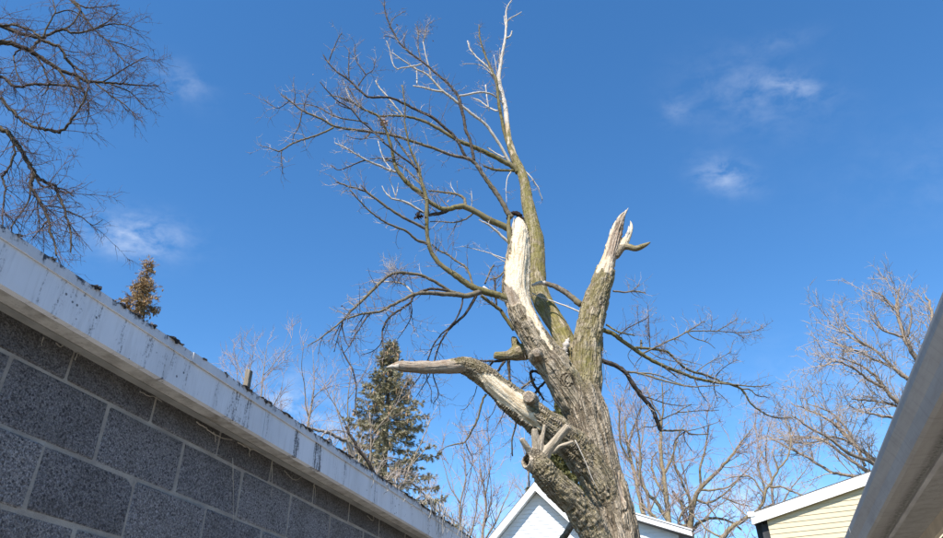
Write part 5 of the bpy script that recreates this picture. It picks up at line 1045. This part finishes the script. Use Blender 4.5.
rose = (M_bt_tan, M_bt_tan, M_tw_rose); tan_ = (M_bt_tan, M_bt_tan, M_tw_tan); oli = (M_bt_olive, M_bt_olive, M_tw_rose)
ftw = ((2.2, .6, 2.8, .013, .020, .3, 0), (3.0, .4, 1.5, .010, .013, .18, 0), (2.4, .2, .8, .008, .010, .12, 0))
auto_tree('faint rosy bare tree above the garage roof left of the wooden post', 232, 352, 34, 31, rose, .40, .2, ftw)
auto_tree('faint rosy bare tree rising just right of the wooden post', 268, 340, 32, 32, rose, .42, .2, ftw)
auto_tree('rosy bare tree between the wooden post and the spruce', 312, 352, 30, 33, rose, .42, .2, ftw)
auto_tree('slim grey bare tree against the left flank of the spruce', 338, 372, 22, 34, oli, .34, .13)
auto_tree('grey leafless bush-like tree in front of the spruce', 362, 412, 13.5, 35, (M_bt_tan, M_bt_tan, M_tw_tan), .6, .09, ((4.5, .3, 1.1, .006, .009, .2, 0), (5.0, .15, .6, .005, .0065, .1, 0), (3.0, .1, .35, .0045, .0055, .1, 0)))
auto_tree('bare sapling over the roof edge between spruce and white gable', 462, 448, 28, 36, rose, .42, .16, ftw)
auto_tree('pinkish bare tree left of the white gable peak', 492, 440, 30, 37, rose, .42, .18, ftw)
auto_tree('tan bare tree close behind the white gable ridge', 520, 432, 34, 38, tan_, .42, .2, ftw)
auto_tree('faint bare tree showing right above the trunk shoulder', 640, 398, 38, 39, rose, .36, .2, ftw)
auto_tree('faint bare tree high between the dark drooping bough and pale trees', 690, 428, 42, 40, rose, .4, .2, ftw)
auto_tree('faint rosy bare tree left of the broad sunlit tree', 770, 408, 36, 41, rose, .42, .2, ftw)

# ================================================================== CONIFERS
def mat_needles(name, a, b_, c):
    m, n, bs = mat_new(name); N = NB(n); p = N.coord('Object')
    f = N.noise(p, 2.6, 4, .65); g = N.noise(p, 23, 2, .6)
    col = N.mix(N.rng(f, .36, .64), a, b_); col = N.mix(N.rng(g, .58, .72, 0, .8), col, c)
    N.put(col, bs.inputs['Base Color']); bs.inputs['Roughness'].default_value = .75; bs.inputs['Specular IOR Level'].default_value = .25; return m
M_need = mat_needles('spruce_needles', (.225, .208, .125), (.34, .305, .195), (.45, .36, .25))
M_need_y = mat_needles('spruce_needles_yellow', (.10, .10, .032), (.17, .16, .06), (.20, .165, .08))  # yellow-green needles of the conifer behind the trunk
M_need_b = mat_needles('spruce_needles_brown', (.27, .185, .085), (.40, .27, .14), (.52, .34, .19))
M_cone = plain('spruce_cone', (.33, .215, .125), .3, 20, .8)
M_ctrunk = plain('conifer_trunk', (.11, .09, .07), .4, 12, .95, .6, 50)
def conifer(label, px, py_top, Y, zvis, seed, base_w, needle_mat, cones=0, dens=1.0, blade=.055, wob=.22, name='spruce', cone_mat=None, cones_all=False):
    """zvis: lowest height at which boughs are built; base_w: crown radius per metre below the tip"""
    rng = np.random.default_rng(seed); top = at_y(px, py_top, Y); H = top[2]; base = np.array([top[0], Y, 0.])
    root = empty(name, base); tag(root, label, 'tree'); O = base
    tp = np.array([[0, 0, -.15], [0, 0, H*.5], [0, 0, H*.85], [0, 0, H]]); tr = np.array([.018*H+.05, .010*H+.02, .012+.003*H, .008])
    D = catmull(np.hstack([tp, tr[:, None]]), 5); V_, f_ = batch_tubes(D[None, :, :3], D[None, :, 3], 10, True); link('trunk', mesh_np('trunk', V_, f_), M_ctrunk, root, True)
    Bp, Br = [], []; z = H-.06; i = 0
    while z > zvis:
        dz = H-z; L = (base_w*dz**.92+.07)*(1+wob*rng.normal()); nb = 6 if dz > .5 else 4
        for b_ in range(nb):
            az = i*1.13+b_*2*math.pi/nb+rng.normal()*.25; l = L*(.75+.4*rng.random()); s_ = np.linspace(0, 1, 8)
            rise = .35 if dz < .8 else -.10; sag = .30
            x = l*s_; zz = z+l*(rise*s_-sag*s_**2*(.6 if dz < .8 else 1.1)+.42*s_**3)
            Bp.append(np.stack([np.cos(az)*x+rng.normal()*.02*s_, np.sin(az)*x+rng.normal()*.02*s_, zz], -1)); Br.append(.004+.010*l*(1-s_*.9))
        z -= (.09+.13*min(dz/4, 1))*(.8+.4*rng.random())*.95; i += 1
    Bp = np.array(Bp); Br = np.array(Br); V_, f_ = batch_tubes(Bp, Br, 4); tag(link('boughs', mesh_np('boughs', V_, f_), M_ctrunk, root), kind='stuff')
    Ltot = np.linalg.norm(np.diff(Bp, axis=1), axis=2).sum()
    C1, R1 = grow(Bp, Br, int(Ltot*14*dens), rng, .07, .26, ang=(30, 65), up=-.05, t0=.10, k=4, wander=.08, rmin=.003, rmax=.006, droop=.10)
    # needles: slim bent blades all round each shoot
    ALL = np.concatenate([C1.reshape(-1, 4, 3), Bp[:, ::2][:, -4:, :]]); N_ = len(ALL); per = 36
    t = rng.random((N_, per)); x = t*3; ii = np.minimum(x.astype(int), 2); fr = (x-ii)[..., None]; ar = np.arange(N_)[:, None]
    A = ALL[ar, ii]; Bq = ALL[ar, ii+1]; pos = A*(1-fr)+Bq*fr; tn = Bq-A; tn /= np.linalg.norm(tn, axis=2, keepdims=True)+1e-9
    qd = rng.normal(size=pos.shape); qd -= tn*(qd*tn).sum(2, keepdims=True); qd /= np.linalg.norm(qd, axis=2, keepdims=True)+1e-9
    dr = tn*.75+qd*.65; dr /= np.linalg.norm(dr, axis=2, keepdims=True); sd = np.cross(dr, qd); sd /= np.linalg.norm(sd, axis=2, keepdims=True)+1e-9
    l = (blade*(.6+.8*rng.random((N_, per))))[..., None]; wv = l*.065
    v0 = pos-sd*wv; v1 = pos+dr*l*.55+sd*wv*1.2; v2 = pos+dr*l; v3 = pos+dr*l*.5-sd*wv*1.2
    Vn = np.stack([v0, v1, v2, v3], 2).reshape(-1, 3); Fn = np.arange(len(Vn)).reshape(-1, 4)
    tag(link('needles', mesh_np('needles', Vn, Fn), needle_mat, root), kind='stuff'); print(name, 'blades', len(Fn))
    if cones:
        tips = Bp[:, 5:, :].reshape(-1, 3) if not cones_all else C1[:, -1]
        pick = tips[rng.choice(len(tips), cones, p=None)]
        hz = pick[:, 2]; keep = (H-hz) < (4.2 if not cones_all else 9); pick = pick[keep]; n_ = len(pick); kk = 5; s_ = np.linspace(0, 1, kk)
        CP = pick[:, None, :]+rng.normal(size=(n_, 1, 3))*.03+np.stack([rng.normal(size=(n_, 1))*.01*s_, rng.normal(size=(n_, 1))*.01*s_, -np.ones((n_, 1))*(.12 if not cones_all else .075)*s_], -1)
        CR = np.ones((n_, 1))*np.array([.008, .022, .024, .018, .005])[None]*(1 if not cones_all else .72); V_, f_ = batch_tubes(CP, CR, 6); tag(link('cones', mesh_np('cones', V_, f_), cone_mat or M_cone, root, True), kind='stuff')
    return root
conifer('olive green spruce with tan cones behind the garage roof', 391, 343, 18.0, 3.5, 51, .43, M_need, 260, 1.75, .07)
conifer('yellow-green conifer hidden behind the broken trunk', 562, 392, 31.0, 8.5, 52, .46, M_need_y, 0, .8, .15)
conifer('small brownish cone-laden spruce top above the left eave', 150, 262, 13.0, 7.2, 53, .135, M_need_b, 200, 3.4, .045, .6, cones_all=True)

# ================================================================== ROOF EDGE: post, fallen branches, dead vines
def roof_z(back):            # height of the roof deck `back` metres behind the fascia face
    return 2.807+(back-.009)*.1228
def roof_pt(px, py, back):   # pixel on the vertical plane `back` metres behind the fascia
    v = ray(px, py); return CAM+v*(-(FD+back)/np.dot(v, Nw))
pb = roof_pt(247, 384, .25); 
pw = empty('wooden_post', (pb[0], pb[1], roof_z(.25)), math.pi/2-YAW); tag(pw, 'short weathered wooden post standing on the garage roof edge', 'post')
top_ = roof_pt(247, 367.5, .25)[2]-roof_z(.25); M_post = plain('weathered_post', (.24, .20, .15), .35, 20, .9, .5, 60, streak=(4, 4, .6))
bx = Boxes(); bx.prism([(-.013, -.01), (.013, -.01), (.013, top_-.004), (.006, top_), (-.013, top_-.008)], 0, -.014, .014); bx.build('shaft', M_post, pw, .002)
bx = Boxes(); bx.box(-.03, .03, -.03, .03, -.006, .010); bx.build('base_block', M_post, pw, .002)
def debris(label, name, specs, mat, cat, seed, twig=None, tm=None):
    """fallen sticks lying on the roof: specs = (px, py, metres behind the fascia, radius m)"""
    rng = np.random.default_rng(seed); root = None; geo = []
    for sp in specs:
        P = np.array([roof_pt(x, y, b_) for x, y, b_, r in sp]); r = np.array([s_[3] for s_ in sp])
        zz = np.array([roof_z(s_[2]) for s_ in sp])+r
        P[0, 2] = zz[0]+.004
        D = catmull(np.hstack([P, r[:, None]]), 5); D[1:-1, :3] += rng.normal(size=(len(D)-2, 3))*.003
        if root is None: root = empty(name, D[0, :3]); tag(root, label, cat); O = D[0, :3].copy()
        V_, f_ = batch_tubes(D[None, :, :3]-O, D[None, :, 3], 8, True); link('stick', mesh_np('stick', V_, f_), mat, root, True)
        if twig:
            p, q_ = resample(D[:, :3], D[:, 3], 8); C, Rc = grow(p[None], q_[None], twig, rng, .04, .22, ang=(20, 80), up=.1, t0=.1, rmin=.0010, rmax=.0022, wander=.25); geo.append(batch_tubes(C-O, Rc, 3))
    if geo: V_, f_ = merge(geo); tag(link('twigs', mesh_np('twigs', V_, f_), tm or M_twig_pale, root), kind='stuff')
    return root
M_dead = mat_branch('dead_stick', (.20, .165, .13), (.42, .37, .31))
debris('dark fallen branch jutting up from the garage roof edge', 'fallen_branch', [[(377, 477, .06, .011), (366, 460, .10, .011), (357, 446, .14, .010), (351, 436, .17, .008), (345, 426.5, .20, .006)]], MB_['d'], 'branch', 61, 5, M_twig)
debris('pale fallen branch lying along the roof edge left of the dark one', 'fallen_branch', [[(362, 459, .16, .009), (350, 446, .20, .009), (339, 438, .24, .010), (322, 431, .30, .009), (305, 427.5, .36, .006)], [(340, 438.5, .22, .005), (330, 440, .22, .004), (322, 446, .20, .003)], [(311, 428, .30, .0035), (328, 431, .28, .0035), (356, 434, .24, .0025)]], M_dead, 'branch', 62, 26)
debris('tangle of dead sticks on the roof edge before the spruce', 'brush_pile', [[(395, 482, .14, .006), (405, 481, .18, .006), (418, 488, .18, .005), (432, 504, .16, .004), (440, 514, .12, .003)], [(380, 470, .16, .004), (398, 470, .2, .004), (416, 478, .22, .003), (428, 490, .22, .002)], [(398, 488, .1, .005), (396, 478, .14, .004), (404, 474, .2, .003)], [(420, 500, .1, .004), (430, 492, .16, .003), (436, 478, .22, .002)], [(410, 493, .1, .004), (424, 497, .1, .004), (446, 522, .08, .003), (460, 531, .06, .002)], [(372, 468, .2, .003), (384, 460, .26, .003), (398, 464, .3, .002)], [(436, 512, .08, .004), (448, 516, .1, .003), (470, 534, .08, .002)]], M_dead, 'sticks', 63, 55, M_tw_tan)
# dead strands hanging over the eave and creeping on the block wall
def strand(pts, r, seed, plane):
    rng = np.random.default_rng(seed); P = np.array([plane(x, y) for x, y in pts]); D = catmull(np.hstack([P, np.linspace(r, r*.5, len(P))[:, None]]), 5); D[1:-1, :3] += rng.normal(size=(len(D)-2, 3))*.0012; return D
def vine(label, name, strands, r, mat, seed, plane, cat='vine'):
    root = None
    for i, st in enumerate(strands):
        D = strand(st, r, seed+i, plane)
        if root is None: root = empty(name, D[0, :3]); tag(root, label, cat); O = D[0, :3].copy()
        V_, f_ = batch_tubes(D[None, :, :3]-O, D[None, :, 3], 5, True); link('strand', mesh_np('strand', V_, f_), mat, root, True)
rv = np.random.default_rng(8); hang = []
for i in range(26):
    x = 426+rv.random()*44; ytop = 500+(x-426)*.72-4; ln = 8+rv.random()*24; hang.append([(x, ytop-3), (x+rv.normal()*1.5, ytop+ln*.4), (x+rv.normal()*3, ytop+ln)])
for (x, y, l) in ((372, 474, 14), (412, 495, 13), (387, 484, 10), (420, 503, 12), (404, 493, 9)): hang.append([(x, y), (x+1.5, y+l*.5), (x-1+rv.normal()*2, y+l)])
M_straw = plain('dead_straw', (.36, .33, .28), .35, 30, .9)
vine('dead straw-coloured vine strands hanging over the far end of the eave', 'dead_vine', hang, .0030, M_straw, 90, lambda x, y: roof_pt(x, y, -.018))
def at8(pts): return [(180+x/3.9, 400+y/3.9) for x, y in pts]
wp = lambda x, y: wall_pt(x, y, .008)
vine('thin pale dead vine curling under the soffit on the block wall', 'wall_vine', [at8([(65, 85), (95, 105), (130, 130), (165, 148), (205, 155)]), at8([(130, 125), (140, 148), (138, 165)]), at8([(225, 165), (250, 178), (270, 188), (272, 220)]), at8([(235, 150), (262, 182), (300, 200), (345, 220)])], .0032, M_straw, 120, wp)
vine('straight pale dead tendril hanging down the block wall joint', 'wall_vine', [at8([(205, 225), (208, 300), (209, 380), (208, 475)])], .0022, M_straw, 130, wp)
vine('short pale tendrils under the soffit towards the far end', 'wall_vine', [at8([(408, 275), (425, 295), (450, 312), (475, 300)]), at8([(360, 235), (359, 300), (357, 380)]), at8([(520, 330), (528, 345), (526, 380)]), at8([(730, 450), (745, 465), (755, 468), (752, 440)])], .0022, M_straw, 140, wp)
vine('wisps of dead vine at the near end of the soffit', 'wall_vine', [[(56, 343), (60, 346.5), (64, 345)], [(140, 391), (148, 396), (155, 397), (162, 402)], [(75, 360), (79, 352), (80, 356)], [(43, 337), (42, 342), (41.5, 346)]], .0020, M_straw, 150, wp)

scene.render.resolution_x = 1024; scene.render.resolution_y = 584
